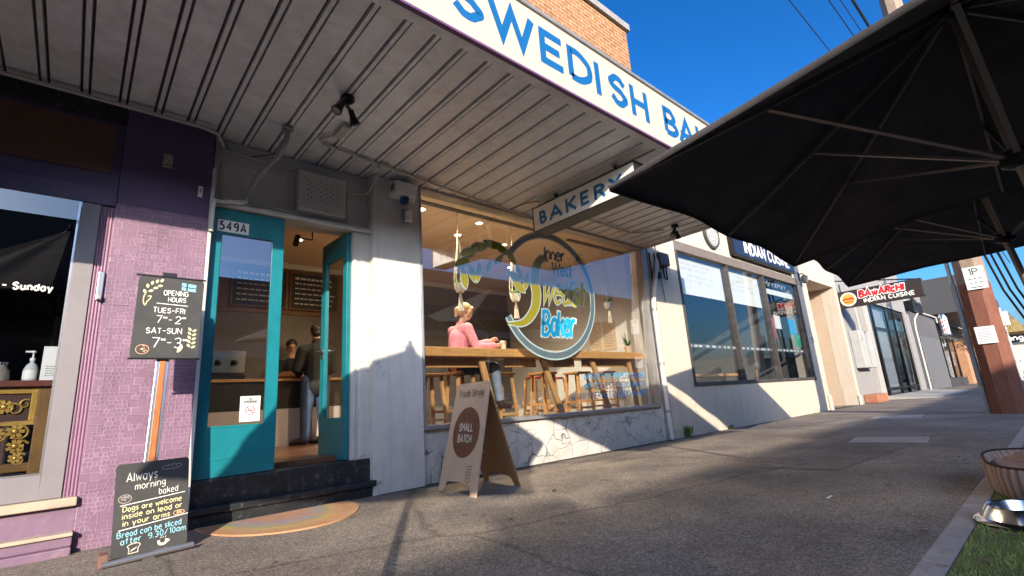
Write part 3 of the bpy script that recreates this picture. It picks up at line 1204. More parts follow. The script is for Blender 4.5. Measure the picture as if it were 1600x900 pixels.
part(t, 'body', MB().lathe([(.0, 0), (.05, .002), (.056, .03), (.05, .09), (.034, .11), (.034, .13), (0, .131)], n=18), M('jar_glass', (.22, .2, .17), .1, var=.2), True, local=True)
part(t, 'lid', MB().lathe([(.037, .131), (.037, .15), (.02, .16), (0, .162)], n=16), STEEL, True, local=True)
t = thing('paper_notice', 'white printed notice leaning on the sideboard behind the purple shop glass', 'notice', (-.13, .42, 1.165))
part(t, 'sheet', MB().obox((-.13, .42, 1.30), (.085, 0, 0), (0, .0015, 0), (0, .02, .135)), PAPER)
mb = MB()
rect_lines(mb, -.06, .06, -.10, -.01, 5, (-.13, .4165, 1.30), X, Vector((0, .148, .989)), -Y, .004)
part(t, 'print', mb, INK)

# ------------------------------------------------------------------ bakery building
BK = thing('bakery_building', 'white bakery shopfront with teal doors, big window and sign-written awning', 'building', (4, 0, 0))
part(BK, 'pillar', MB().box(2.25, 2.83, 0, .5, -.05, 3.375), WHITEW, bevel=.006)
part(BK, 'stall_riser', MB().box(2.832, 7.46, .06, .3, -.05, .56), STONE, bevel=.004)
part(BK, 'end_pier', MB().box(7.46, 7.64, .03, .4, -.05, 3.375), WHITE, bevel=.004)
# over-door panel
mb = MB()
mb.box(.745, 2.25, .14, .4, 2.72, 3.375)
part(BK, 'transom_wall', mb, WHITEW)
mb = MB()
for (a, b) in ((.80, 1.40), (1.44, 2.02)):
    mb.box(a, b, .128, .139, 2.78, 2.80)
    mb.box(a, b, .128, .139, 3.16, 3.175)
    mb.box(a, a + .018, .128, .139, 2.80, 3.16)
    mb.box(b - .018, b, .128, .139, 2.80, 3.16)
part(BK, 'panel_moulding', mb, WHITE, bevel=.002)
mb = MB()
mb.box(.742, 2.25, .05, .16, 2.682, 2.722)
mb.box(2.06, 2.249, .09, .3, .2, 2.68)
mb.box(2.075, 2.10, .075, .09, .36, 2.68)
mb.box(2.14, 2.20, .08, .09, .36, 2.68)
part(BK, 'door_frame', mb, WHITE, bevel=.004)
# louvred vent box
v = part(BK, 'vent_box', MB().box(1.47, 1.955, .03, .139, 2.80, 3.22), WHITE, bevel=.004)
mb = MB()
for i in range(11):
    for j in range(9):
        if (i + j) % 2 == 0:
            mb.lathe([(.007, 0), (0, 0)], (1.56 + i * .032, .0285, 2.92 + j * .026), 8, 'y')
part(v, 'vent_hole', mb, INK)
# stone steps
mb = MB()
mb.box(.745, 2.27, .07, .6, -.05, .345)
st = part(BK, 'doorstep', mb, BLACKP, bevel=.012)
part(BK, 'lower_step', MB().box(.72, 2.275, -.03, .07, .09, .145).box(.74, 2.24, .0, .07, -.05, .09), BLACKP, bevel=.01)


def door(name, hinge, ang, flip, plate=False):
    """a leaf .61 wide with a tall glass over a solid panel; local x runs from the hinge"""
    e = bpy.data.objects.new(name, None)
    col.objects.link(e)
    e.parent = BK
    e.location = (hinge[0] - 4, hinge[1], hinge[2])
    e.rotation_euler.z = ang
    return e


def leaf(hx, hy, ang, W=.615, H=2.325, z0=.352):
    ca, sa = math.cos(ang), math.sin(ang)
    T = Matrix.Translation((hx, hy, z0)) @ Matrix.Rotation(ang, 4, 'Z')

    def tr(mb):
        mb.v = [tuple(T @ Vector(p)) for p in mb.v]
        return mb
    mb = MB()
    t = .042
    mb.box(0, .085, 0, t, 0, H)
    mb.box(W - .10, W, 0, t, 0, H)
    mb.box(.085, W - .10, 0, t, H - .24, H)
    mb.box(.085, W - .10, 0, t, 0, .40)
    lf = part(BK, 'door', tr(mb), TEAL, bevel=.004)
    part(lf, 'door_moulding', tr(MB().box(.10, W - .115, -.006, 0, .13, .155)), TEAL, bevel=.002, top=BK)
    part(lf, 'glazing_rail', tr(MB().box(.085, W - .10, -.005, .0, .385, .402)), TEAL, bevel=.002, top=BK)
    part(lf, 'door_pane', tr(MB().quad((.08, .022, .39), (W - .095, .022, .39), (W - .095, .022, H - .23), (.08, .022, H - .23))), GLASS, top=BK)
    return lf, tr


l1, tr1 = leaf(.755, .09, 0)
l2, tr2 = leaf(2.055, .125, R(93))
mb = MB()
for s in (0, 1):
    y0 = -.05 if s == 0 else .042
    mb.lathe([(.022, 0), (.022, .012), (.012, .014), (.012, .045)], (.565, -.045 if s == 0 else .042, 1.12), 14, 'y')
    mb.tube([(.565, -.05 if s == 0 else .092, 1.12), (.47, -.055 if s == 0 else .097, 1.118), (.455, -.05 if s == 0 else .092, 1.117)], .009, 10)
mb.box(.54, .59, -.004, .046, 1.03, 1.10)
part(l2, 'door_handle', tr2(mb), STEEL, True, top=BK)
# number plate and no-smoking notice on the closed leaf
npl = part(l1, 'number_plate', MB().box(.80, 1.055, .084, .089, 2.455, 2.565), SIGNW, bevel=.001, top=BK)
mb = MB()
write(mb, '549A', (.822, .0838, 2.475), X, Z, -Y, .072, .20, gap=.55, fit=.205)
part(npl, 'number_lettering', mb, INK, top=BK)
ns = part(l1, 'smoking_notice', MB().box(1.075, 1.235, .1055, .1065, .775, .99), PAPER, top=BK)
mb = MB()
write(mb, 'NO', (1.155, .1048, .958), X, Z, -Y, .018, .26, align='c')
write(mb, 'SMOKING', (1.155, .1048, .932), X, Z, -Y, .02, .26, align='c', sx=.9)
rect_lines(mb, 1.095, 1.215, .79, .815, 3, (0, .1052, 0), X, Z, -Y, .003)
mb.box(1.13, 1.185, .1045, .105, .866, .874)
part(ns, 'notice_lettering', mb, INK, top=BK)
mb = MB()
ring = [(1.155 + .036 * math.cos(k * math.pi / 16), .87 + .036 * math.sin(k * math.pi / 16)) for k in range(32)]
ribbon(mb, ring, .007, (0, .1047, 0), X, Z, -Y, .0006, closed=True)
ribbon(mb, [(1.13, .895), (1.18, .845)], .007, (0, .1047, 0), X, Z, -Y, .001)
part(ns, 'red_ring', mb, M('notice_red', (.55, .05, .09), .5), top=BK)

# shop window
GX0, GX1, GZ0, GZ1 = 2.84, 7.45, .60, 3.36
gy = lambda z: .10 - (z - GZ0) * math.tan(R(2.1))          # the old pane leans out at the head
mb = MB()
mb.box(2.832, 7.46, -.01, .16, .56, .603)
mb.box(2.832, 2.858, -.005, .14, .603, 3.34)
mb.box(7.425, 7.459, -.008, .16, .603, 3.34)
mb.box(2.832, 7.46, -.012, .14, 3.34, 3.378)
wfr = part(BK, 'window_frame', mb, M('window_alu', (.40, .40, .41), .35, .6, var=.12, dirt=.3), bevel=.003)
part(wfr, 'window_pane', MB().quad((2.85, gy(.6), .6), (7.43, gy(.6), .6), (7.43, gy(3.345), 3.345), (2.85, gy(3.345), 3.345)), GLASS, top=BK)
# everything stuck on the inner face of the pane
GO = Vector((0, gy(0) + .006, 0))
GU = X.copy()
GV = Vector((0, -math.tan(R(2.1)), 1))
GN = Vector((0, -1, 0))


def gpoly(mb, pts, d):
    b = [GO + GU * p[0] + GV * p[1] + GN * d for p in pts]
    mb.add(b, [tuple(range(len(b)))])


mbP, mbG, mbO, mbC, mbT = MB(), MB(), MB(), MB(), MB()      # pale edge, grey-blue, olive, cyan, dark teal
cxx, czz = 5.02, 2.27
arc = lambda a0, a1, r, rz_, k=40: [(cxx + r * math.cos(R(a0 + (a1 - a0) * i / k)), czz + rz_ * math.sin(R(a0 + (a1 - a0) * i / k))) for i in range(k + 1)]
A = arc(-155, 147, .93, .88, 60)
tp = [.085 - .04 * abs(i / 60 - .25) for i in range(61)]
ribbon(mbG, A, .09, GO, GU, GV, GN, .0010, taper=tp)
ribbon(mbP, A, .12, GO, GU, GV, GN, .0004, taper=[q + .045 for q in tp])
# big S sweep
SW = smooth_pts([(5.0, 2.78), (4.86, 2.78), (4.74, 2.62), (4.70, 2.40), (4.72, 2.24), (4.66, 2.02), (4.45, 1.83), (4.16, 1.80)], 8, 170)
k = len(SW)
tpS = [.02 + .14 * math.sin(math.pi * min(1, i / (k - 1) * 1.02)) ** .8 for i in range(k)]
ribbon(mbO, SW, .1, GO, GU, GV, GN, .0026, taper=tpS)
ribbon(mbP, SW, .1, GO, GU, GV, GN, .0020, taper=[q + .035 for q in tpS])
# wheat leaves


def wleaf(x, y, ang, L, W):
    ca, sa = math.cos(R(ang)), math.sin(R(ang))
    P = []
    for i in range(9):
        f = i / 8
        P.append((f * L, W * math.sin(math.pi * f) ** .8))
    for i in range(7, 0, -1):
        f = i / 8
        P.append((f * L, -W * math.sin(math.pi * f) ** .8))
    out = lambda g: [(x + ca * (p[0] - L / 2) * g - sa * p[1] * g + ca * L / 2, y + sa * (p[0] - L / 2) * g + ca * p[1] * g + sa * L / 2) for p in P]
    return out(1), out(1.16)


wl = [(3.46, 2.46, -82, .27, .055), (3.57, 2.50, -70, .22, .05), (3.34, 2.47, 25, .25, .06), (3.42, 2.62, 20, .28, .06), (3.58, 2.74, 12, .29, .06),
      (3.80, 2.86, -8, .29, .055), (3.98, 2.88, -30, .28, .055), (4.18, 2.82, -48, .27, .05), (3.68, 2.30, 80, .28, .045), (3.82, 2.44, 60, .22, .04),
      (4.20, 2.50, -20, .26, .05), (4.28, 2.40, -35, .27, .055), (4.50, 2.28, 75, .26, .05), (4.36, 2.62, -65, .22, .04), (3.96, 2.56, 45, .24, .04)]
for i, q in enumerate(wl):
    a, b = wleaf(*q)
    gpoly(mbO, a, .0026 + i * .00012)
    gpoly(mbP, b, .0003 + i * .00006)
# lettering
write(mbO, 'wedish', GO + GU * 4.82 + GV * 2.15 + GN * .004, GU, GV, GN, .36, .12, gap=.2, slant=.3, fit=.92)
write(mbP, 'wedish', GO + GU * 4.82 + GV * 2.15 + GN * .0032, GU, GV, GN, .36, .19, gap=.2, slant=.3, fit=.92, ext=.3)
write(mbC, 'Baker', GO + GU * 4.80 + GV * 1.68 + GN * .004, GU, GV, GN, .33, .17, gap=.2, slant=.12, fit=.66, ext=.2)
write(mbP, 'Baker', GO + GU * 4.80 + GV * 1.68 + GN * .0032, GU, GV, GN, .33, .27, gap=.2, slant=.12, fit=.66, ext=.45)
write(mbT, 'Inner', GO + GU * 4.92 + GV * 2.80 + GN * .004, GU, GV, GN, .17, .2, gap=.2, slant=.1, sx=.9, jit=.03)
write(mbT, 'West', GO + GU * 5.06 + GV * 2.585 + GN * .004, GU, GV, GN, .17, .2, gap=.2, slant=.1, sx=.8, jit=.03)
for s_, x0, z0 in (('@INNERWESTSWEDISHBAKER', 5.62, 1.045), ('@INNERWESTSWEDISHBAKER', 5.62, .905), ('WWW.INNERWESTSWEDISHBAKER', 5.30, .765)):
    ww = text_w(s_, 1) * 1
    h_ = .088
    sxx = (7.16 - x0) / (ww * h_)
    write(mbC, s_, GO + GU * x0 + GV * z0 + GN * .002, GU, GV, GN, h_, .15, sx=sxx, sub=3)
for nme, b_, mt_ in (('logo_edge', mbP, PALEV), ('logo_ring', mbG, GREYV), ('logo_leaf', mbO, OLIVE), ('logo_lettering', mbC, CYANV), ('logo_caption', mbT, TEALV)):
    part(wfr, nme, b_, mt_, top=BK)

# room behind the glass
FZ = .39
mb = MB()
mb.box(.74, 7.63, 3.95, 4.05, FZ, 3.4)
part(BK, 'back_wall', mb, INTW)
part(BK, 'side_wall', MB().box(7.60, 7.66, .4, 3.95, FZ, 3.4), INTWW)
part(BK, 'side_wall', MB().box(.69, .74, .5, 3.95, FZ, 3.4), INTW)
part(BK, 'room_floor', MB().box(.74, 7.6, .3, 3.95, .2, FZ), FLOORW)
part(BK, 'room_ceiling', MB().box(.74, 7.6, .16, 3.95, 3.402, 3.45), INTC)
part(BK, 'cornice', MB().box(.74, 7.6, 3.87, 3.949, 3.30, 3.40), INTWW, bevel=.02)
part(BK, 'ceiling_slot', MB().box(3.0, 5.15, .36, .45, 3.388, 3.401).box(5.95, 7.5, .40, .49, 3.388, 3.401), M('slot_dark', (.05, .045, .04), .6))
part(BK, 'dark_wainscot', MB().box(4.3, 7.58, 3.90, 3.948, FZ, 2.9), INTD)
part(BK, 'inner_partition', MB().box(3.62, 3.70, 2.2, 3.9, FZ, 2.55), M('partition_grey', (.23, .23, .22), .6))

# awning
mb = MB()
P_ = []
pitch_ = .235
x = -3.2
while x < 7.45:
    for dx, dz in ((0, 0), (.148, 0), (.150, .030), (.166, .030), (.168, -.012), (.196, -.012), (.198, .030), (.214, .030), (.216, 0)):
        P_.append((x + dx + .01, dz))
    x += pitch_
zs = 3.384
n_ = len(P_)
vs = [(p[0], -2.22, zs + p[1]) for p in P_] + [(p[0], .145, zs + p[1]) for p in P_]
mb.add(vs, [(i, i + 1, n_ + i + 1, n_ + i) for i in range(n_ - 1)])
aw = part(BK, 'awning_soffit', mb, SOFFIT)
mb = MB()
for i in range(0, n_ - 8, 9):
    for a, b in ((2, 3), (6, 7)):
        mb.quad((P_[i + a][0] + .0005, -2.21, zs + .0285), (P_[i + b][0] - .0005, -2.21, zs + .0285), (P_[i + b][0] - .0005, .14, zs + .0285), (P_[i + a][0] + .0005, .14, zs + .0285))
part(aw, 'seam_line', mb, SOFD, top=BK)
part(BK, 'awning_deck', MB().box(-3.2, 7.5, -2.26, .0, 3.62, 3.66), GALV)
part(BK, 'awning_beam', MB().box(-3.2, 7.52, -2.30, -2.215, 3.355, 3.60), SOFFIT, bevel=.004)
part(BK, 'awning_end_trim', MB().box(7.48, 7.52, -2.214, .02, 3.34, 3.64), SOFFIT, bevel=.003)
fb = part(BK, 'awning_fascia', MB().box(-3.2, 7.52, -2.335, -2.302, 3.372, 3.985), FASC, bevel=.002)
part(fb, 'fascia_edge', MB().box(-3.2, 7.525, -2.339, -2.30, 3.352, 3.371), M('purple_trim', (.12, .05, .14), .5), top=BK)
part(fb, 'fascia_cap', MB().box(-3.2, 7.53, -2.355, -2.25, 3.986, 4.02), GALV, bevel=.003, top=BK)
mb = MB()
for ch, x0, wd in (('S', 1.72, .26), ('W', 2.06, .46), ('E', 2.615, .24), ('D', 2.965, .29), ('I', 3.345, 0), ('S', 3.555, .25), ('H', 3.905, .275), ('B', 4.515, .255), ('A', 4.82, .34), ('K', 5.24, .29), ('E', 5.62, .24), ('R', 5.97, .26), ('Y', 6.28, .33)):
    gw = max(p[0] for s in glyph(ch) for p in s)
    write(mb, ch, (x0 + .03, -2.336, 3.550), X, Z, -Y, .28, .072 / .28, sx=(max(wd - .03, .001)) / (gw * .285) if gw else 1, sub=8, ext=.5 if ch not in 'SBD' else 0)
part(fb, 'fascia_lettering', mb, BLUE, top=BK)
mb = MB()
for x in np.arange(-2.9, 7.5, .58):
    mb.lathe([(.006, 0), (0, -.003)], (x, -2.336, 3.93), 8, 'y')
    mb.lathe([(.006, 0), (0, -.003)], (x + .2, -2.336, 3.41), 8, 'y')
part(fb, 'fascia_screw', mb, GREYM, top=BK)
# upper storey
part(BK, 'upper_wall', MB().box(-3.2, 8.0, .02, .4, 3.66, 8.30), BRICK)
part(BK, 'parapet_cap', MB().box(-3.2, 8.06, -.05, .46, 8.30, 8.46), M('parapet_flashing', (.26, .25, .25), .6, var=.1), bevel=.01)
part(BK, 'body', MB().box(-3.2, 7.95, .41, 12, 3.66, 8.2).box(-3.2, 7.6, 4.4, 12, 0, 3.66), GREYW)

# downpipe and conduits fixed to the front
mb = MB()
mb.tube([(7.86, -.05, 3.36), (7.86, -.05, 3.2), (7.60, -.055, 2.6), (7.52, -.055, 2.35), (7.52, -.055, .02)], .045, 14)
part(BK, 'downpipe', mb, WHITE, True)
mb = MB()
for z in (.45, 1.25, 2.2):
    mb.lathe([(.049, 0), (.053, .004), (.053, .04), (.049, .044)], (7.52, -.055, z), 14)
part(BK, 'pipe_clip', mb, GALV, True)
mb = MB()
mb.tube([(7.67, -.012, 3.3), (7.665, -.012, 1.9), (7.655, -.014, 1.0), (7.67, -.012, .55), (7.66, -.012, .02)], .012, 8)
part(BK, 'rusty_gap_strip', mb, M('rust_black', (.05, .035, .03), .8, var=.5))
mb = MB()
mb.tube([(-3.0, -.10, 3.32), (-.62, -.085, 3.325), (.60, -.10, 3.32), (.72, -.09, 3.30), (.78, .02, 3.27), (.80, .11, 3.26), (1.2, .115, 3.25), (1.95, .118, 3.25)], .016, 10)
part(BK, 'conduit', mb, PVC, True)
mb = MB()
mb.tube([(1.62, -.62, 3.352), (1.50, -.42, 3.35), (1.56, -.36, 3.35), (2.24, -.27, 3.35), (3.2, -.17, 3.35), (4.4, -.06, 3.35), (4.6, -.06, 3.35)], .014, 10)
mb.tube([(5.2, -.45, 3.35), (6.55, -.42, 3.35), (6.9, -.8, 3.35)], .013, 8)
mb.tube([(2.24, -.27, 3.35), (2.24, -.14, 3.30), (2.22, -.02, 3.20), (2.2, .05, 3.14), (2.05, .10, 3.12)], .013, 8)
mb.box(1.585, 1.655, -.78, -.55, 3.335, 3.375)
mb.box(2.19, 2.29, -.31, -.23, 3.33, 3.378)
part(BK, 'conduit', mb, PVC, True)
mb = MB()
mb.tube([(1.21, -.43, 3.37), (1.21, -.40, 3.25), (1.17, -.28, 3.12), (1.06, -.10, 2.98), (1.03, -.02, 2.88), (1.02, .02, 2.80), (1.01, .03, 2.76)], .024, 12)
mb.lathe([(.05, 0), (.05, .01), (.028, .03)], (1.21, -.43, 3.345), 14)
part(BK, 'flexible_conduit', mb, GALV, True)
mb = MB()
mb.tube([(1.01, .03, 2.76), (.96, .03, 2.735), (.80, .03, 2.71), (.745, -.01, 2.69), (.735, -.02, 2.62), (.735, -.02, 2.4)], .02, 10)
part(BK, 'conduit_elbow', mb, WHITE, True)
mb = MB()
mb.tube([(.74, .02, 3.36), (.85, .10, 3.27), (1.0, .12, 3.25), (1.2, .05, 3.31), (1.3, .02, 3.36)], .005, 6)
part(BK, 'loose_wire', mb, WIREM, True)


def spotlight(x, y, lab, tw=0):
    t = thing('twin_spotlight', lab, 'spotlight', (x, y, 3.37), tw, 'twin spotlights under the awning')
    part(t, 'mount', MB().lathe([(.0, .0), (.058, -.002), (.06, -.03), (.05, -.04), (.0, -.042)], n=20).box(-.012, .012, -.012, .012, -.09, -.04).box(-.06, .06, -.01, .01, -.10, -.075), BLKM, True, local=True)
    for s, dx, dy in ((-1, -.5, .35), (1, .45, -.15)):
        d = Vector((dx, dy, -1)).normalized()
        p = Vector((s * .06, 0, -.085))
        h = part(t, 'lamp_head', MB().tube([p - d * .01, p, p + d * .05, p + d * .12, p + d * .125], [.01, .024, .026, .046, .046], 16), BLKM, True, local=True)
        part(h, 'lens', MB().tube([p + d * .1255, p + d * .127], [.036, .034], 16), M('lens_grey', (.12, .12, .12), .1), local=True)
    return t


spotlight(1.46, -1.16, 'black twin spotlight under the awning above the doors', R(40))
spotlight(6.91, -1.0, 'black twin spotlight near the far end of the awning', R(20))

# alarm siren with blue strobe, and the steel lamp under it
t = thing('alarm_box', 'white alarm box with a blue strobe on the white pillar', 'alarm', (2.60, -.07, 3.22))
part(t, 'case', MB().add([(-.16, .07, .10), (.16, .07, .10), (.16, .07, -.09), (-.16, .07, -.09), (-.14, -.07, .09), (.14, -.07, .09), (.12, -.05, -.06), (-.12, -.05, -.06)],
                         [(0, 1, 2, 3), (4, 5, 6, 7), (0, 1, 5, 4), (2, 3, 7, 6), (0, 3, 7, 4), (1, 2, 6, 5)]), SIGNW, bevel=.008, local=True)
part(t, 'grille', MB().box(-.157, -.150, -.03, .04, -.02, .06), GREYM, local=True)
part(t, 'strobe', MB().lathe([(.0, -.075), (.05, -.08), (.05, -.125), (.04, -.14), (0, -.142)], n=18), M('blue_lens', (.01, .06, .24), .15), True, local=True)
t = thing('bulkhead_lamp', 'small steel wall lamp under the alarm box on the pillar', 'wall lamp', (2.635, -.06, 2.93))
part(t, 'bracket', MB().box(-.03, .03, .02, .06, .0, .10).box(-.02, .02, -.02, .03, .04, .07), GALV, bevel=.004, local=True)
part(t, 'shade', MB().lathe([(.0, .05), (.048, .05), (.05, .04), (.05, -.075), (.044, -.08), (0, -.08)], (0, -.01, 0), 20), STEEL, True, local=True)

# lightbox sign hung under the awning
t = thing('hanging_lightbox', 'white lightbox sign lettered in blue hanging under the awning', 'sign', (4.42, -1.2, 3.1))
part(t, 'box', MB().box(4.305, 4.55, -2.02, -.43, 2.945, 3.255), SIGNW, bevel=.003)
mb = MB()
for z0, z1 in ((2.932, 2.9445), (3.2555, 3.268)):
    mb.box(4.298, 4.557, -2.03, -.42, z0, z1)
for y0, y1 in ((-2.033, -2.0205), (-.4295, -.417)):
    mb.box(4.298, 4.557, y0, y1, 2.932, 3.268)
part(t, 'trim', mb, BLK, bevel=.002)
mb = MB()
for ch, ya, yb in (('B', -.545, -.665), ('A', -.725, -.935), ('K', -1.005, -1.165), ('E', -1.245, -1.365), ('R', -1.455, -1.605), ('Y', -1.675, -1.845)):
    gw = max(p[0] for s in glyph(ch) for p in s)
    write(mb, ch, (4.304, ya - .014, 3.024), -Y, Z, -X, .142, .040 / .142, sx=(abs(yb - ya) - .028) / (gw * .145), sub=6, ext=.5 if ch in 'AKEYR' else 0)
part(t, 'lettering', mb, LBBLUE)
mb = MB()
for y in (-.75, -1.7):
    mb.tube([(4.43, y, 3.26), (4.43, y, 3.375)], .012, 8)
    mb.lathe([(.035, 0), (.035, .01)], (4.43, y, 3.36), 12)
mb.tube([(4.36, -.5, 3.268), (4.30, -.55, 3.33), (4.25, -.35, 3.36), (4.2, -.1, 3.355)], .006, 6)
part(t, 'hanger', mb, BLKM)

t = thing('meter_box', 'dark grey cable box on the wall at the end of the awning', 'meter box', (7.98, -.07, 3.2))
part(t, 'case', MB().box(-.16, .16, -.07, .07, -.12, .12), M('dark_box', (.06, .06, .065), .5), bevel=.012, local=True)
part(t, 'cable', MB().tube([(.05, .02, -.12), (.06, .03, -.25), (.08, .03, -.34), (.16, .03, -.36), (.17, .03, -.1)], .014, 8), WIREM, True, local=True)
part(t, 'feed_cable', MB().tube([(-.08, .04, .12), (-.09, .05, .3)], .008, 6), WIREM, True, local=True)
part(t, 'junction', MB().box(-.14, -.06, .0, .07, -.36, -.24), BLK, bevel=.006, local=True)
part(t, 'hanging_lead', MB().tube([(-.05, .05, -.3), (0, .055, -.55), (.01, .05, -.8)], .006, 6), WIREM, True, local=True)
# ------------------------------------------------------------------ inside the bakery
t = thing('service_counter', 'pale fronted service counter with dark glass display across the bakery', 'counter', (3, 3.3, FZ))
part(t, 'front_panel', MB().box(1.0, 3.55, 3.12, 3.6, FZ, .92), M('pinkish_panel', (.50, .42, .38), .6, var=.05))
part(t, 'display_case', MB().box(1.0, 3.55, 3.12, 3.5, .922, 1.32), M('display_dark', (.04, .035, .03), .2), bevel=.004)
part(t, 'counter_top', MB().box(.98, 3.57, 3.08, 3.66, 1.321, 1.36), PINE, bevel=.004)
t = thing('coffee_machine', 'silver coffee machine on the counter behind the closed door glass', 'coffee machine', (1.45, 3.35, 1.36))
part(t, 'body', MB().box(-.36, .36, -.2, .25, .08, .42), STEEL, bevel=.02, local=True)
part(t, 'drip_tray', MB().box(-.34, .34, -.26, .2, 0, .07), BLKM, bevel=.01, local=True)
mb = MB()
for xx in (-.2, .0, .2):
    mb.lathe([(.035, .20), (.035, .26), (.03, .27)], (xx, -.23, 0), 14)
    mb.tube([(xx, -.23, .23), (xx, -.36, .22)], .013, 8)
part(t, 'group_head', mb, BLKM, True, local=True)
t = thing('bread_loaf', 'round bread loaf on the counter in front of the server', 'bread', (2.42, 3.25, 1.36))
part(t, 'crust', MB().lathe([(0, 0), (.13, .0), (.16, .04), (.13, .09), (.06, .115), (0, .12)], n=20, sx=1.2), M('bread_crust', (.36, .17, .06), .7, var=.3), True, local=True)
for (x0, x1, lab) in ((1.72, 2.52, 'left hand black chalk menu board on the back wall of the bakery'), (2.62, 3.42, 'right hand black chalk menu board above the standing customer')):
    t = thing('menu_board', lab, 'menu board', ((x0 + x1) / 2, 3.93, 2.95), 0, 'chalk menu boards in the bakery')
    part(t, 'slate', MB().box(x0, x1, 3.915, 3.93, 2.62, 3.24), CHALK)
    fr = MB().box(x0 - .03, x1 + .03, 3.9, 3.935, 3.241, 3.275).box(x0 - .03, x1 + .03, 3.9, 3.935, 2.585, 2.619)
    fr.box(x0 - .03, x0 - .001, 3.9, 3.935, 2.619, 3.241).box(x1 + .001, x1 + .03, 3.9, 3.935, 2.619, 3.241)
    part(t, 'frame', fr, DKWOOD)
    mb = MB()
    for i, z in enumerate((3.15, 3.06, 2.97, 2.88, 2.79, 2.70)):
        xx = x0 + .06
        while xx < x1 - .12:
            l = random.uniform(.03, .1)
            ribbon(mb, [(xx, z), (xx + l, z)], .035 if i == 0 else .022, (0, 3.914, 0), X, Z, -Y, .0006)
            xx += l + .02
    part(t, 'chalk_writing', mb, CWHITE)
part(BK, 'timber_lining', MB().box(.9, 3.6, 3.935, 3.9495, 2.5, 3.29), wood('brown_lining', (.22, .11, .05), 'x'))


def downlight(x, y, z, lab, energy=9):
    t = thing('ceiling_downlight', lab, 'downlight', (x, y, z), 0, 'round downlights in the bakery ceiling')
    part(t, 'rim', MB().lathe([(.055, .0), (.07, -.002), (.07, -.012), (.055, -.012), (.052, -.004)], n=20), SIGNW, True, local=True)
    part(t, 'diffuser', MB().lathe([(.052, -.006), (0, -.0065)], n=20), LAMPE, local=True)
    ld = bpy.data.lights.new('downlight_lamp', 'SPOT')
    ld.energy = energy
    ld.color = (1, .78, .52)
    ld.spot_size = R(150)
    ld.spot_blend = .6
    ld.shadow_soft_size = .05
    lo = bpy.data.objects.new('downlight_lamp', ld)
    col.objects.link(lo)
    lo.parent = t
    lo.location = (0, 0, -.03)
    return t


for x, y, lab in ((3.24, .62, 'lit downlight in the ceiling nearest the white pillar'), (4.22, .62, 'lit downlight beside the long ceiling slot, second from the pillar'),
                  (4.24, 1.2, 'lit downlight deeper in the ceiling, near the hanging cord'), (5.19, 1.2, 'lit downlight deeper in the ceiling, above the logo ring'),
                  (2.3, 2.6, 'lit downlight over the standing customer'), (6.2, 2.2, 'lit downlight far inside the bakery above the red stools')):
    downlight(x, y, 3.402, lab, 18 if y > 1.5 else 120)
t = thing('track_spot', 'small black track spot on the ceiling seen through the open doorway', 'spotlight', (2.36, 2.2, 3.4))
part(t, 'arm', MB().tube([(0, 0, 0), (0, 0, -.12), (-.2, 0, -.12)], .012, 8), BLKM, True, local=True)
part(t, 'lamp_head', MB().tube([(-.2, 0, -.10), (-.25, -.05, -.25)], .04, 14), BLKM, True, local=True)

# bar bench along the window
t = thing('window_bar', 'long honey timber bar bench along the inside of the shop window', 'bar bench', (5.2, .5, FZ))
part(t, 'top', MB().box(2.9, 7.5, .26, .66, 1.385, 1.495), PINE, bevel=.006)
mb = MB()
for a, b in ((3.0, 4.1), (4.45, 5.05), (5.25, 5.9), (6.1, 7.3)):
    mb.box(a, b, .50, .53, 1.27, 1.384)
part(t, 'apron', mb, PINE, bevel=.003)
for xt, xb in ((3.95, 4.20), (5.08, 5.50), (6.20, 6.62), (7.2, 7.35)):
    part(t, 'leg', MB().bar((xt, .40, 1.38), (xb, .40, FZ), .085, .045, (0, 1, 0)), PINEZ, bevel=.004)


def stool(x, y, lab, red=False, h=.80):
    t = thing('bar_stool', lab, 'stool', (x, y, FZ), 0, 'red topped stools' if red else 'timber bar stools by the window')
    if red:
        part(t, 'seat', MB().lathe([(0, 0), (.16, 0), (.17, .015), (.16, .035), (0, .04)], (0, 0, h), 20), REDW, True, local=True)
    else:
        part(t, 'seat', MB().box(-.17, .17, -.17, .17, h, h + .035), PINE, bevel=.006, local=True)
    for sx_ in (-1, 1):
        for sy_ in (-1, 1):
            part(t, 'leg', MB().bar((sx_ * .12, sy_ * .12, h), (sx_ * .17, sy_ * .17, 0), .04, .04), PINEZ, bevel=.003, local=True)
    mb = MB()
    for s in (-1, 1):
        mb.bar((-.155, s * .155, .24), (.155, s * .155, .24), .022, .035)
        mb.bar((s * .15, -.155, .34), (s * .15, .155, .34), .022, .035)
    part(t, 'foot_rail', mb, PINE, local=True)
    return t


stool(3.52, 1.0, 'timber stool standing left of the woman in pink')
stool(3.98, .92, 'timber stool the woman in pink is sitting on', h=.82)
stool(4.72, .95, 'empty timber stool just right of the woman in pink')
stool(5.62, .95, 'empty timber stool under the middle of the bar, below the logo')
stool(6.45, .95, 'empty timber stool behind the web address lettering')
stool(7.15, .95, 'timber stool tucked in by the white side wall')
stool(6.12, 1.65, 'red topped stool deeper in the room, nearer the woman', True, .78)
stool(6.95, 1.95, 'red topped stool deeper in the room, nearer the side wall', True, .78)


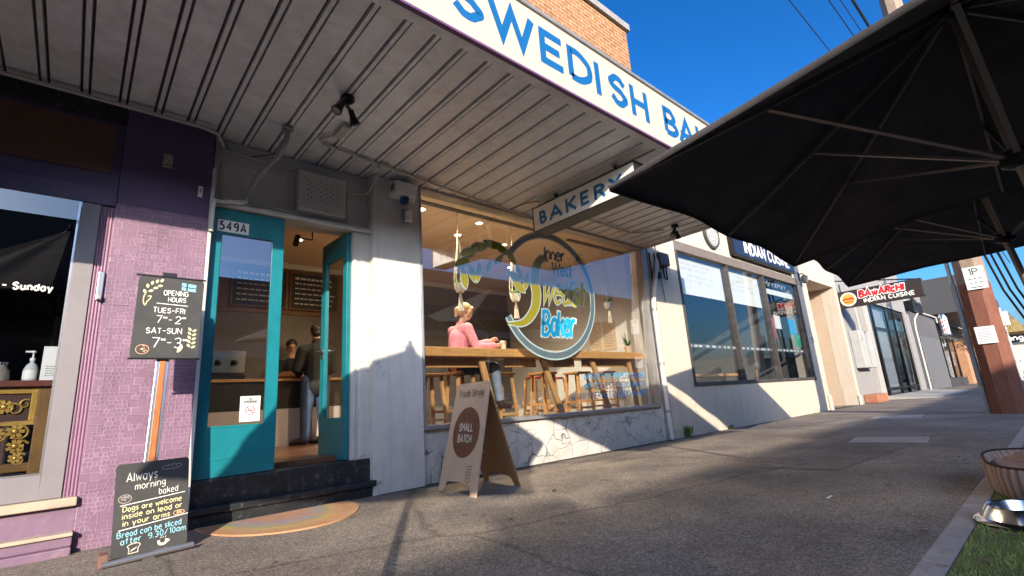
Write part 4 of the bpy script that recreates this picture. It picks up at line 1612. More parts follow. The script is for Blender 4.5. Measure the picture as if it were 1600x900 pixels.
def macrame(x, y, z0, z1, lab, plant=False):
    t = thing('macrame_hanger', lab, 'plant hanger', (x, y, z0), 0, 'macrame hangers in the shop window')
    mb = MB()
    mb.tube([(x, y, 3.40), (x, y, z0)], .005, 6)
    for k in range(4):
        a = k * math.pi / 2 + .4
        c, s = math.cos(a) * .085, math.sin(a) * .085
        zm = z1 + .36
        mb.tube([(x, y, z0), (x + c * .25, y + s * .25, (z0 + zm) / 2 + .1), (x + c, y + s, zm), (x + c * .9, y + s * .9, zm - .12), (x, y, zm - .24)], .008, 6)
    part(t, 'cord', mb, MACR, True)
    mb = MB()
    for k in range(14):
        a = k * 2.4
        r = .035 * math.sqrt(k / 14)
        mb.tube([(x, y, z1 + .14), (x + math.cos(a) * r * .6, y + math.sin(a) * r * .6, z1 + .07), (x + math.cos(a) * r * 1.2, y + math.sin(a) * r * 1.2, z1 - .1)], .006, 5)
    part(t, 'tassel', mb, MACR, True)
    mb = MB()
    mb.lathe([(.0, 0), (.05, .0), (.075, .05), (.08, .11), (.07, .112), (0, .10)], (x, y, z1 + .15), 18)
    p = part(t, 'pot', mb, SIGNW, True)
    mb = MB()
    for k in range(10):
        a = k * 2.4
        mb.tube([(x, y, z1 + .25), (x + math.cos(a) * .06, y + math.sin(a) * .06, z1 + .33), (x + math.cos(a) * .1, y + math.sin(a) * .1, z1 + .27)], [.008, .012, .002], 5)
    part(p, 'succulent', mb, LEAF, True, top=t)


macrame(3.68, .42, 3.12, 2.10, 'macrame hanger with a white tassel above the woman in pink')
macrame(4.66, .42, 3.12, 2.06, 'macrame hanger behind the yellow sweep of the logo')
macrame(6.85, .42, 3.2, 2.12, 'macrame hanger near the white side wall')


def potplant(x, y, lab, spiky, pot_r=.07, pot_h=.13, h=.28):
    t = thing('potted_plant', lab, 'plant', (x, y, 1.496), 0, 'potted plants on the bar')
    part(t, 'pot', MB().lathe([(0, 0), (pot_r * .75, 0), (pot_r, pot_h), (pot_r * .88, pot_h), (pot_r * .8, pot_h * .85), (0, pot_h * .85)], n=18), TERRA if spiky else SIGNW, True, local=True)
    mb = MB()
    for k in range(46 if spiky else 26):
        a = random.uniform(0, 6.283)
        l = random.uniform(.6, 1.1) * h
        o = random.uniform(.25, 1.0)
        P = []
        for i in range(6):
            f = i / 5
            rr_ = o * l * f * .95
            P.append((math.cos(a) * rr_, math.sin(a) * rr_, pot_h * .8 + l * (f * (1.15 - .85 * f * o))))
        wd = .008 if spiky else .022
        for i in range(5):
            p, q = Vector(P[i]), Vector(P[i + 1])
            sd_ = Vector((-math.sin(a), math.cos(a), 0))
            w0 = wd * (math.sin(math.pi * (.15 + .85 * i / 5)) if not spiky else (1 - i / 5.5))
            w1 = wd * (math.sin(math.pi * (.15 + .85 * (i + 1) / 5)) if not spiky else (1 - (i + 1) / 5.5))
            mb.quad(p - sd_ * w0, p + sd_ * w0, q + sd_ * w1, q - sd_ * w1)
    part(t, 'leaves', mb, LEAF, local=True)


potplant(7.28, .42, 'spiky spider plant in a clay pot at the end of the bar', True, h=.30)
potplant(2.98, .40, 'small green plant in a pale vase beside the white pillar', False, .045, .16, .14)
for y0, y1, z0, z1, lab in ((1.22, 1.53, 1.66, 2.22, 'brown paper notice on the side wall, nearer the logo'), (.88, 1.19, 1.64, 2.20, 'brown paper notice on the side wall, nearer the spider plant')):
    t = thing('paper_menu', lab, 'notice', (7.59, (y0 + y1) / 2, z0), 0, 'brown paper notices on the side wall')
    part(t, 'sheet', MB().box(7.588, 7.5965, y0, y1, z0, z1), CARD)
    mb = MB()
    rect_lines(mb, -.11, .11, -.22, .2, 9, (7.587, (y0 + y1) / 2, (z0 + z1) / 2), -Y, Z, -X, .007)
    part(t, 'handwriting', mb, INK)
t = thing('amber_cabinet', 'small amber wooden box on a stand behind the woman in pink', 'box', (3.5, 1.9, FZ))
part(t, 'box', MB().box(3.34, 3.86, 1.8, 2.1, 1.78, 2.05), M('amber_timber', (.34, .17, .05), .5), bevel=.01)
part(t, 'stand', MB().box(3.36, 3.84, 1.82, 2.08, FZ, 1.78), M('stand_grey', (.16, .16, .15), .6))


# ------------------------------------------------------------------ people
def ell(mb, c, r, rot=None, n=16, m_=10):
    vs, fs = [], []
    c = Vector(c)
    for i in range(m_ + 1):
        th = math.pi * i / m_
        for k in range(n):
            a = 2 * math.pi * k / n
            p = Vector((r[0] * math.sin(th) * math.cos(a), r[1] * math.sin(th) * math.sin(a), r[2] * math.cos(th)))
            if rot:
                p = rot @ p
            vs.append(c + p)
    for i in range(m_):
        for k in range(n):
            k2 = (k + 1) % n
            fs.append((i * n + k, (i + 1) * n + k, (i + 1) * n + k2, i * n + k2))
    mb.add(vs, fs)


def chain(mb, pts, rs):
    """rounded tapering limb through joints"""
    for i in range(len(pts) - 1):
        p, q = Vector(pts[i]), Vector(pts[i + 1])
        N_ = 4
        mb.tube([p.lerp(q, k / N_) for k in range(N_ + 1)], [rs[i] + (rs[i + 1] - rs[i]) * k / N_ for k in range(N_ + 1)], 12)
    for p, r_ in zip(pts, rs):
        ell(mb, p, (r_, r_, r_), n=12, m_=8)


def fused(root, name, mb, mat, voxel=.01, smooth=4, label=None):
    """one continuous skin over all the pieces"""
    me = bpy.data.meshes.new('tmp')
    me.from_pydata(mb.v, [], mb.f)
    bm = bmesh.new()
    bm.from_mesh(me)
    bmesh.ops.remove_doubles(bm, verts=bm.verts, dist=1e-6)
    bmesh.ops.recalc_face_normals(bm, faces=bm.faces)
    bm.to_mesh(me)
    bm.free()
    o = bpy.data.objects.new('tmp', me)
    col.objects.link(o)
    a = o.modifiers.new('r', 'REMESH')
    a.mode = 'VOXEL'
    a.voxel_size = voxel
    a.use_smooth_shade = True
    b = o.modifiers.new('s', 'SMOOTH')
    b.iterations = smooth
    dg = bpy.context.evaluated_depsgraph_get()
    me2 = bpy.data.meshes.new_from_object(o.evaluated_get(dg))
    bpy.data.objects.remove(o)
    bpy.data.meshes.remove(me)
    off = ROOTLOC[root]
    me2.transform(Matrix.Translation((-off[0], -off[1], -off[2])))
    me2.name = name
    me2.materials.clear()
    o = link(name, me2, mat, root)
    if label:
        o['label'] = label
    return o


def head(mb, c, f, up, s=1.0):
    """skull, jaw, nose, ears; f is where the face points"""
    c, f, up = Vector(c), Vector(f).normalized(), Vector(up).normalized()
    r_ = f.cross(up).normalized()
    up = r_.cross(f)
    rot = Matrix((f, -r_, up)).transposed()
    P = lambda a, b, d: c + (f * a + r_ * b + up * d) * s
    ell(mb, P(-.012, 0, .025), (.098 * s, .078 * s, .092 * s), rot)
    ell(mb, P(.028, 0, -.05), (.062 * s, .056 * s, .072 * s), rot)
    ell(mb, P(.062, 0, -.092), (.026 * s, .03 * s, .02 * s), rot)
    chain(mb, [P(.088, 0, .01), P(.108, 0, -.032)], [.010 * s, .014 * s])
    ell(mb, P(.078, 0, .022), (.02 * s, .05 * s, .012 * s), rot)
    ell(mb, P(.083, 0, -.068), (.014 * s, .026 * s, .010 * s), rot)
    for b in (-1, 1):
        ell(mb, P(-.005, b * .078, -.012), (.02 * s, .010 * s, .032 * s), rot)
    return P, rot


def hand(mb, w_, d, palm_n, curl=.5, s=1.0, side=1):
    """palm, four unequal bent fingers and a thumb from the wrist w_ along d"""
    w_, d, n = Vector(w_), Vector(d).normalized(), Vector(palm_n).normalized()
    x = d.cross(n).normalized() * side
    rot = Matrix((d, x, n)).transposed()
    ell(mb, w_ + d * .045 * s, (.05 * s, .04 * s, .016 * s), rot, 12, 8)
    for k, (off, L) in enumerate(((-.028, .066), (-.009, .078), (.010, .073), (.028, .058))):
        p0 = w_ + d * .07 * s + x * off * s
        a1, a2 = curl * .7, curl * 1.7
        p1 = p0 + (d * math.cos(a1) + n * math.sin(a1)) * L * .5 * s
        p2 = p1 + (d * math.cos(a2) + n * math.sin(a2)) * L * .5 * s
        chain(mb, [p0, p1, p2], [.0095 * s, .0088 * s, .0072 * s])
    t0 = w_ + d * .02 * s - x * .03 * s
    t1 = t0 + (d * .6 - x * .6 + n * .5).normalized() * .038 * s
    t2 = t1 + (d * .8 + n * .55).normalized() * .03 * s
    chain(mb, [t0, t1, t2], [.013 * s, .0105 * s, .0085 * s])


# the seated woman
t = thing('person', 'woman in a pink jumper with tied blonde hair holding a cup at the window', 'person', (3.98, .92, 1.23))
wx, wy = 3.95, .90
sh_n, sh_f = Vector((4.00, wy - .17, 1.835)), Vector((3.99, wy + .17, 1.835))
el_n, el_f = Vector((4.08, wy - .25, 1.565)), Vector((4.16, wy + .10, 1.60))
wr_n, wr_f = Vector((4.33, wy - .37, 1.575)), Vector((4.37, wy - .20, 1.66))
hip_n, hip_f = Vector((3.97, wy - .10, 1.31)), Vector((3.97, wy + .10, 1.31))
kn_n, kn_f = Vector((4.43, wy - .20, 1.29)), Vector((4.45, wy + .06, 1.31))
an_n, an_f = Vector((4.50, wy - .18, .82)), Vector((4.42, wy + .10, .80))
hc = Vector((4.10, wy - .02, 2.10))
hf = Vector((.93, -.12, -.36))
mb = MB()
P, rt = head(mb, hc, hf, (.35, 0, .94))
chain(mb, [(3.99, wy, 1.85), (4.04, wy - .005, 1.97), hc - Vector((.03, 0, .03))], [.062, .052, .05])
chain(mb, [(3.96, wy, 1.34), (3.95, wy, 1.52), (3.97, wy, 1.70)], [.135, .12, .13])
for a, b, c_ in ((sh_n, el_n, wr_n), (sh_f, el_f, wr_f)):
    chain(mb, [(3.98, wy, 1.80), a, b, c_], [.09, .06, .043, .028])
hand(mb, wr_n, (.95, -.25, .05), (0, .6, .5), .75, 1.0)
hand(mb, wr_f, (.8, -.45, .35), (-.2, -.6, -.4), .9, 1.0, -1)
for a, b, c_ in ((hip_n, kn_n, an_n), (hip_f, kn_f, an_f)):
    chain(mb, [(3.96, wy, 1.32), a, b, c_], [.11, .095, .062, .042])
    chain(mb, [c_, c_ + Vector((.03, 0, -.05)), c_ + Vector((.16, -.01, -.07))], [.04, .042, .03])
body = fused(t, 'body', mb, SKIN, .009)
mb = MB()
chain(mb, [(3.955, wy, 1.36), (3.945, wy, 1.53), (3.965, wy, 1.71), (3.985, wy, 1.80)], [.148, .137, .146, .10])
for a, b, c_ in ((sh_n, el_n, wr_n), (sh_f, el_f, wr_f)):
    chain(mb, [(3.98, wy, 1.80), a, b, b.lerp(c_, .9)], [.10, .078, .060, .044])
chain(mb, [(3.985, wy, 1.82), (4.01, wy, 1.90)], [.085, .07])
fused(t, 'jumper', mb, PINKJ, .01)
mb = MB()
for a, b, c_ in ((hip_n, kn_n, an_n), (hip_f, kn_f, an_f)):
    chain(mb, [(3.96, wy, 1.33), a, b.lerp(a, .12)], [.125, .115, .09])
fused(t, 'skirt', mb, M('black_cloth', (.012, .012, .015), .85), .01)
mb = MB()
for b, c_ in ((kn_n, an_n), (kn_f, an_f)):
    chain(mb, [b + Vector((-.08, 0, .0)), b, b.lerp(c_, .5), c_], [.078, .076, .064, .052])
fused(t, 'jeans', mb, JEANL, .01)
mb = MB()
ell(mb, P(-.03, 0, .038), (.094, .092, .090), rt)
ell(mb, P(.052, 0, .075), (.05, .066, .034), rt)
ell(mb, P(-.075, 0, -.035), (.055, .07, .072), rt)
chain(mb, [P(-.10, 0, .02), P(-.15, 0, -.03), P(-.135, 0, -.13)], [.04, .036, .018])
for s_ in (-1, 1):
    chain(mb, [P(.03, s_ * .072, .05), P(.015, s_ * .08, -.03), P(.0, s_ * .078, -.075)], [.026, .02, .010])
fused(t, 'hair', mb, HAIRB, .007, 2)
mb = MB()
for c_ in (an_n, an_f):
    chain(mb, [c_ + Vector((.0, 0, .0)), c_ + Vector((.03, 0, -.05)), c_ + Vector((.165, -.01, -.07))], [.055, .056, .043])
fused(t, 'shoes', mb, SHOE, .009)
mb = MB()
for s_ in (-1, 1):
    ell(mb, P(.086, s_ * .032, .008), (.008, .013, .006), rt, 10, 6)
part(t, 'eye', mb, M('eye_dark', (.04, .03, .025), .3), True)
mb = MB()
ell(mb, P(.0945, 0, -.068), (.006, .02, .005), rt, 10, 6)
part(t, 'lips', mb, M('lips', (.36, .12, .11), .5), True)
t = thing('coffee_cup', 'pale takeaway cup in the hands of the woman in pink', 'cup', (4.455, .52, 1.496))
part(t, 'cup', MB().lathe([(0, 0), (.033, 0), (.046, .125), (0, .126)], n=20), M('cup_paper', (.62, .52, .44), .6), True, local=True)
part(t, 'lid', MB().lathe([(.048, .122), (.048, .132), (.040, .135), (.038, .145), (0, .146)], n=20), SIGNW, True, local=True)

# customer at the counter, seen from behind
t = thing('person', 'man in a dark jacket and blue jeans standing at the bakery counter', 'person', (2.66, 2.86, FZ))
bx, by = 2.70, 2.86
mb = MB()
P, rt = head(mb, (bx, by + .04, 2.045), (.15, .97, -.12), (0, .1, 1))
chain(mb, [(bx, by, 1.76), (bx, by + .01, 1.90), (bx, by + .03, 2.0)], [.07, .058, .055])
chain(mb, [(bx, by, 1.33), (bx, by - .01, 1.5), (bx, by, 1.68)], [.15, .145, .16])
arms = [((bx - .20, by, 1.75), (bx - .27, by + .04, 1.48), (bx - .16, by + .24, 1.42)), ((bx + .20, by, 1.75), (bx + .27, by + .04, 1.48), (bx + .16, by + .24, 1.42))]
for i, (a, b, c_) in enumerate(arms):
    chain(mb, [(bx, by, 1.72), a, b, c_], [.10, .07, .05, .033])
    hand(mb, c_, (.3 if i == 0 else -.3, .9, .1), (0, 0, 1), .6, 1, 1 if i else -1)
legs = [((bx - .095, by, 1.30), (bx - .12, by + .02, .86), (bx - .13, by, .47)), ((bx + .095, by, 1.30), (bx + .13, by + .03, .86), (bx + .15, by + .02, .47))]
for a, b, c_ in legs:
    chain(mb, [(bx, by, 1.32), a, b, c_], [.12, .10, .068, .045])
    chain(mb, [Vector(c_), Vector(c_) + Vector((-.03, .03, -.03)), Vector(c_) + Vector((-.10, .12, -.045))], [.044, .045, .035])
fused(t, 'body', mb, SKIN, .012)
mb = MB()
chain(mb, [(bx, by, 1.24), (bx, by - .01, 1.45), (bx, by, 1.70)], [.18, .175, .185])
for a, b, c_ in arms:
    chain(mb, [(bx, by, 1.74), a, b, Vector(b).lerp(Vector(c_), .85)], [.12, .092, .072, .055])
chain(mb, [(bx, by, 1.80), (bx, by, 1.88)], [.10, .075])
fused(t, 'jacket', mb, JACK, .013)
mb = MB()
for a, b, c_ in legs:
    chain(mb, [(bx, by, 1.30), a, b, c_], [.145, .122, .088, .072])
fused(t, 'jeans', mb, DENIM, .012)
mb = MB()
ell(mb, P(-.02, 0, .038), (.10, .088, .092), rt)
ell(mb, P(-.06, 0, -.03), (.055, .07, .06), rt)
fused(t, 'hair', mb, HAIRD, .01, 2)
mb = MB()
for a, b, c_ in legs:
    c_ = Vector(c_)
    chain(mb, [c_ + Vector((0, 0, .01)), c_ + Vector((-.01, .01, -.025)), c_ + Vector((-.06, .08, -.035)), c_ + Vector((-.125, .155, -.045))], [.066, .062, .057, .045])
fused(t, 'shoes', mb, SHOE, .01)
# server behind the counter
t = thing('person', 'server in dark clothes standing behind the bakery counter', 'person', (2.60, 3.75, FZ))
bx, by = 2.60, 3.72
mb = MB()
P, rt = head(mb, (bx, by, 1.92), (-.1, -.95, -.3), (0, 0, 1))
chain(mb, [(bx, by + .02, 1.64), (bx, by, 1.78), (bx, by, 1.88)], [.07, .055, .05])
chain(mb, [(bx, by, 1.1), (bx, by, 1.4), (bx, by, 1.56)], [.14, .13, .14])
arms = [((bx - .18, by, 1.62), (bx - .23, by - .06, 1.40), (bx - .10, by - .26, 1.42)), ((bx + .18, by, 1.62), (bx + .23, by - .06, 1.40), (bx + .10, by - .26, 1.42))]
for i, (a, b, c_) in enumerate(arms):
    chain(mb, [(bx, by, 1.6), a, b, c_], [.09, .06, .045, .03])
    hand(mb, c_, (0, -.9, -.1), (0, 0, -1), .7, 1, -1 if i else 1)
legs = [((bx - .09, by, 1.1), (bx - .1, by, .78), (bx - .1, by, .46)), ((bx + .09, by, 1.1), (bx + .1, by, .78), (bx + .1, by, .46))]
for a, b, c_ in legs:
    chain(mb, [(bx, by, 1.1), a, b, c_], [.12, .10, .07, .05])
    chain(mb, [Vector(c_), Vector(c_) + Vector((0, -.12, -.035))], [.045, .035])
fused(t, 'body', mb, SKIN, .012)
mb = MB()
chain(mb, [(bx, by, 1.05), (bx, by, 1.4), (bx, by, 1.58)], [.165, .155, .16])
for a, b, c_ in arms:
    chain(mb, [(bx, by, 1.6), a, Vector(a).lerp(Vector(b), .8)], [.11, .08, .068])
fused(t, 'shirt', mb, JACK, .013)
mb = MB()
for a, b, c_ in legs:
    chain(mb, [(bx, by, 1.08), a, b, c_], [.14, .12, .085, .07])
fused(t, 'trousers', mb, JACK, .013)
mb = MB()
ell(mb, P(-.02, 0, .04), (.10, .088, .088), rt)
ell(mb, P(-.05, 0, -.02), (.06, .08, .06), rt)
fused(t, 'hair', mb, HAIRD, .01, 2)

# ------------------------------------------------------------------ cream restaurant next door
RS = thing('cream_restaurant', 'cream rendered restaurant front with three dark framed windows', 'building', (12, 0, 0))
RX0, RX1 = 7.642, 16.08
mb = MB()
mb.box(RX0, 8.66, 0, .4, -.05, 5.4)
mb.box(15.19, RX1, 0, .4, -.05, 5.4)
mb.box(8.66, 15.19, 0, .4, -.05, .90)
mb.box(8.66, 15.19, 0, .4, 3.70, 5.4)
mb.box(16.08, 18.7, 0, .4, 3.84, 5.4)
mb.box(18.7, 18.95, -.02, .4, -.05, 5.4)
part(RS, 'wall', mb, CREAM)
part(RS, 'body', MB().box(RX0, 18.95, .41, .9, 3.84, 5.35).box(RX0, 18.95, 4.5, 12, 0, 5.35), CREAM)
part(RS, 'parapet_cap', MB().box(RX0, 19.0, -.06, .45, 5.4, 5.52), CREAM, bevel=.02)
mb = MB()
mb.box(16.02, 16.08, .405, 1.5, 0, 3.84)
mb.box(18.7, 18.76, .405, 1.5, 0, 3.84)
mb.box(16.02, 18.76, 1.5, 1.56, 0, 3.84)
mb.box(16.02, 18.76, .405, 1.5, 3.845, 3.9)
part(RS, 'doorway_reveal', mb, BEIGE)
part(RS, 'entry_door', MB().box(16.9, 17.9, 1.46, 1.499, .02, 2.3), DGREY, bevel=.01)
part(RS, 'wall_base', MB().box(15.85, 16.05, -.06, -.002, -.02, .42).box(18.68, 18.97, -.06, -.022, -.02, .3), CREAM, bevel=.02)
mb = MB()
DKF = M('weathered_dark_frame', (.05, .046, .045), .6, var=.3, dirt=.5, dirtc=(.25, .2, .17), ds=6)
mb.box(8.62, 15.23, -.03, .16, .86, .93)
for x in (8.62, 10.79, 12.80, 15.14):
    mb.box(x + (.02 if 9 < x < 14 else 0), x + .07, -.02, .14, .93, 3.52)
wf = part(RS, 'window_frame', mb, DKF, bevel=.006)
part(RS, 'timber_head', MB().box(8.62, 15.23, -.03, .16, 3.521, 3.72), M('weathered_head', (.15, .125, .11), .7, var=.3, dirt=.5, dirtc=(.07, .06, .05), ds=4, stretch=(1, 6, 10)), bevel=.006)
for a, b in ((8.71, 10.79), (10.88, 12.80), (12.89, 15.14)):
    part(wf, 'window_pane', MB().quad((a, .085, .93), (b, .085, .93), (b, .04, 3.52), (a, .04, 3.52)), GLASS3, top=RS)
mb = MB()
for a, b in ((8.66, 10.83), (10.84, 12.83)):
    mb.box(a, b, .145, .15, 2.70, 3.56)
fl = part(RS, 'window_film', mb, LITPANEL)
part(fl, 'film_strip', MB().box(12.84, 15.17, .145, .15, 3.13, 3.27), LITPANEL, top=RS)
mb = MB()
for (x0, z0, w_) in ((9.0, 3.2, 1.6), (9.3, 2.95, 1.4), (11.1, 3.2, 1.5), (11.3, 2.98, 1.3)):
    rect_lines(mb, 0, w_, 0, .22, 2, (x0, .143, z0), X, Z, -Y, .05)
part(fl, 'faded_lettering', mb, M('faded_ink', (.68, .69, .65), .7), top=RS)
mb = MB()
write(mb, 'XMXYXMXY', (13.0, .118, 3.33), X, Z, -Y, .13, .12, sx=1.6)
part(fl, 'white_scrollwork', mb, PAPER, top=RS)
part(RS, 'caution_strip', MB().box(8.72, 15.1, .10, .104, 1.60, 1.68), M('strip_grey', (.12, .12, .12), .5))
mb = MB()
x = 8.8
while x < 15:
    l = random.uniform(.05, .14)
    ribbon(mb, [(x, 1.64), (x + l, 1.64)], .035, (0, .098, 0), X, Z, -Y, .0006)
    x += l + random.uniform(.03, .2)
part(RS, 'strip_marking', mb, PAPER)
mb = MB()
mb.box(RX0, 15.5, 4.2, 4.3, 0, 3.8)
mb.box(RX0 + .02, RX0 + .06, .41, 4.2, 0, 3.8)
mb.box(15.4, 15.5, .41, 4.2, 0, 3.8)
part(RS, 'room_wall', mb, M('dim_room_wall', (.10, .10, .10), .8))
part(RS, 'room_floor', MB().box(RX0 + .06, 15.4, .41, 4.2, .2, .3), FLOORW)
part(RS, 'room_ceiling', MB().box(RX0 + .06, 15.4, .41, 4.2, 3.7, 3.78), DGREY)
# stickers in the third window
for (x0, x1, z0, z1, c, lab) in ((13.35, 13.75, 2.2, 2.55, PAPER, 'white poster'), (13.0, 13.3, 1.95, 2.5, REDS, 'red poster'), (14.3, 14.75, 2.1, 2.5, CYANV, 'blue poster'), (14.5, 14.95, 1.75, 2.1, M('green_poster', (.04, .3, .16), .5), 'green poster')):
    part(wf, 'poster', MB().box(x0, x1, .10, .104, z0, z1), c, label=lab + ' inside the window', top=RS)
# sign board, red letters above it, two medallions
t = thing('restaurant_fascia_sign', 'navy sign board lettered INDIAN CUISINE over the cream restaurant window', 'sign', (12.9, -.06, 4.05))
part(t, 'board', MB().box(11.15, 14.9, -.13, -.012, 3.83, 4.28), NAVY, bevel=.006)
mb = MB()
mb.box(11.13, 14.92, -.135, -.012, 4.2805, 4.31)
mb.box(11.13, 14.92, -.135, -.012, 3.80, 3.8295)
mb.box(11.12, 11.149, -.135, -.012, 3.83, 4.28)
part(t, 'rim', mb, BLKM)
mb = MB()
write(mb, 'INDIAN CUISINE', (11.72, -.132, 3.92), X, Z, -Y, .28, .21, sx=.92, gap=.34)
part(t, 'lettering', mb, SIGNW)
t = thing('red_sign_letters', 'red raised letters with dark edges above the navy restaurant sign', 'sign', (12.5, -.05, 4.4))
mb, mb2 = MB(), MB()
write(mb, 'BAwarcHi', (10.95, -.10, 4.42), X, Z, -Y, .48, .26, sx=.98, gap=.3, slant=.1)
write(mb2, 'BAwarcHi', (10.95, -.07, 4.42), X, Z, -Y, .48, .40, sx=.98, gap=.3, slant=.1, ext=.3, thick=.05)
part(t, 'letter_face', mb, REDS)
part(t, 'letter_edge', mb2, M('maroon_black', (.03, .01, .012), .5))
t = thing('round_medallion', 'round grey and white medallion on the cream wall beside the awning', 'medallion', (10.28, -.03, 4.15))
part(t, 'rim', MB().lathe([(0, .025), (.34, .025), (.34, -.03), (.29, -.035), (.28, -.02), (0, -.02)], n=32, axis='y'), M('medallion_rim', (.06, .055, .05), .5), True, local=True)
part(t, 'face', MB().lathe([(.285, -.022), (0, -.0225)], n=32, axis='y'), M('medallion_face', (.42, .42, .41), .5, var=.2, vs=30), local=True)
mb = MB()
for r_ in (.24, .17):
    ribbon(mb, [(r_ * math.cos(k * math.pi / 20), r_ * math.sin(k * math.pi / 20)) for k in range(40)], .018, (0, -.0235, 0), X, Z, -Y, .0006, closed=True)
rect_lines(mb, -.1, .1, -.09, .09, 4, (0, -.0235, 0), X, Z, -Y, .015)
part(t, 'emblem_lines', mb, M('emblem_dark', (.13, .13, .13), .5), local=True)
t = thing('carriage_lamp', 'small dark wall lamp on the cream wall right of the navy sign', 'wall lamp', (15.55, -.1, 3.75))
part(t, 'bracket', MB().tube([(0, .1, .1), (0, .0, .16), (0, -.04, .1)], .015, 8).box(-.05, .05, .08, .1, -.05, .2), BLKM, True, local=True)
part(t, 'lantern', MB().lathe([(.03, .1), (.10, .04), (.085, -.12), (.03, -.16)], (0, -.04, 0), 8), M('lantern_glass', (.2, .19, .17), .2), local=True)
t = thing('house_number', 'small dark street number on the cream pier beside the recess', 'number', (15.62, -.004, 1.95))
mb = MB()
write(mb, '55', (15.52, -.004, 1.9), X, Z, -Y, .13, .2)
part(t, 'digits', mb, INK)
# dining furniture just inside
t = thing('dining_table', 'timber topped table behind the restaurant glass', 'table', (10.6, 1.0, .3))
part(t, 'top', MB().box(9.0, 12.0, .6, 1.3, 1.06, 1.12), PINE, bevel=.006)
for xx in (9.2, 11.8):
    part(t, 'leg', MB().box(xx - .05, xx + .05, .9, 1.0, .3, 1.06), DKWOOD)
for i, xx in enumerate((13.3, 14.2)):
    t = thing('dining_chair', ('brown dining chair behind the third restaurant pane, nearer the mullion', 'brown dining chair behind the third restaurant pane, nearer the pier')[i], 'chair', (xx, .9, .3), .4, 'dining chairs in the restaurant')
    part(t, 'seat', MB().box(-.22, .22, -.22, .22, .44, .49), DKWOOD, bevel=.01, local=True)
    part(t, 'backrest', MB().box(-.22, .22, .18, .22, .65, 1.0).box(-.22, -.18, .18, .22, .49, .65).box(.18, .22, .18, .22, .49, .65), PINE, bevel=.01, local=True)
    for a in (-.19, .19):
        for b in (-.19, .19):
            part(t, 'leg', MB().box(a - .02, a + .02, b - .02, b + .02, 0, .44), DKWOOD, local=True)
# weeds at the wall foot


def weed(x, y, h, n, lab):
    t = thing('weed', lab, 'weed', (x, y, 0), 0, 'weeds at the foot of the wall')
    mb = MB()
    for k in range(n):
        a = random.uniform(0, 6.28)
        l = random.uniform(.5, 1) * h
        b = Vector((random.uniform(-.07, .07), random.uniform(-.03, .03), 0))
        e = b + Vector((math.cos(a) * l * .5, -abs(math.sin(a)) * l * .4, l))
        s_ = Vector((-math.sin(a), math.cos(a), 0)) * .014
        mm = b.lerp(e, .6) + Vector((0, 0, .01))
        mb.add([b, mm - s_, e, mm + s_], [(0, 1, 2, 3)])
    part(t, 'leaves', mb, LEAF, local=True)


weed(8.06, -.05, .24, 40, 'green weed at the wall foot just past the downpipe')
weed(9.72, -.04, .10, 18, 'tiny weed at the foot of the cream wall under the window')
# ------------------------------------------------------------------ grey shop beyond the recess
GS = thing('grey_shop', 'grey rendered shop with tall dark framed glass doors beyond the recess', 'building', (25, 0, 0))
mb = MB()
mb.box(18.96, 22.3, .05, .5, -.05, 6.0)
mb.box(22.3, 24.6, .3, .7, -.05, .25)
mb.box(22.3, 30.0, .05, .5, 3.75, 6.0)
mb.box(29.3, 30.5, .05, .5, -.05, 3.75)
part(GS, 'wall', mb, GREYW)
part(GS, 'pier', MB().box(21.6, 22.3, -.06, .049, -.05, 3.7), M('pale_grey_pier', (.36, .345, .32), .7, var=.1, dirt=.3))
part(GS, 'body', MB().box(18.96, 30.5, .51, 9, 3.8, 5.95).box(18.96, 30.5, 5, 9, 0, 3.8), GREYW)
part(GS, 'parapet_cap', MB().box(18.95, 30.5, -.02, .55, 6.0, 6.1), GREYW)
mb = MB()
for x in (22.31, 23.6, 25.9, 27.3, 29.2):
    mb.box(x, x + .12, .1, .2, 0, 3.74)
for z in (.3, 2.7, 3.62):
    mb.box(22.43, 29.2, .12, .18, z, z + .1)
part(GS, 'door_frame', mb, BLKM)
part(GS, 'door_pane', MB().quad((22.3, .16, .1), (29.3, .16, .1), (29.3, .12, 3.7), (22.3, .12, 3.7)), GLASS2)
part(GS, 'window_backing', MB().box(24.4, 26.6, .22, .26, .2, 3.6), M('pale_blind', (.42, .42, .44), .7))
part(GS, 'room_wall', MB().box(22.3, 29.3, 2.5, 2.6, 0, 3.7), DARK)
part(GS, 'ramp', MB().add([(22.3, .05, 0), (30.4, .05, 0), (30.4, -1.5, 0), (22.3, -1.5, 0), (22.3, .05, .12), (30.4, .05, .12)], [(0, 1, 2, 3), (4, 3, 2, 5), (0, 3, 4), (1, 5, 2)]), CONCP)
part(GS, 'brick_step', MB().box(19.6, 20.9, -.35, .049, 0, .28), M('terracotta_step', (.34, .14, .08), .8, var=.2), bevel=.03)
mb = MB()
mb.tube([(21.0, .03, 2.4), (20.9, .03, 3.6)], .03, 8)
part(GS, 'conduit', mb, PVC)
t = thing('meter_cabinet', 'pale grey metal meter cabinet on the grey wall beyond the recess', 'meter box', (20.2, -.05, 1.75))
part(t, 'case', MB().box(19.5, 20.95, -.25, .045, 1.15, 2.4), M('cabinet_grey', (.38, .38, .36), .5), bevel=.02)
part(t, 'door_seam', MB().box(20.2, 20.23, -.256, -.2505, 1.2, 2.35).box(19.6, 19.72, -.258, -.2505, 2.05, 2.15), GREYM)

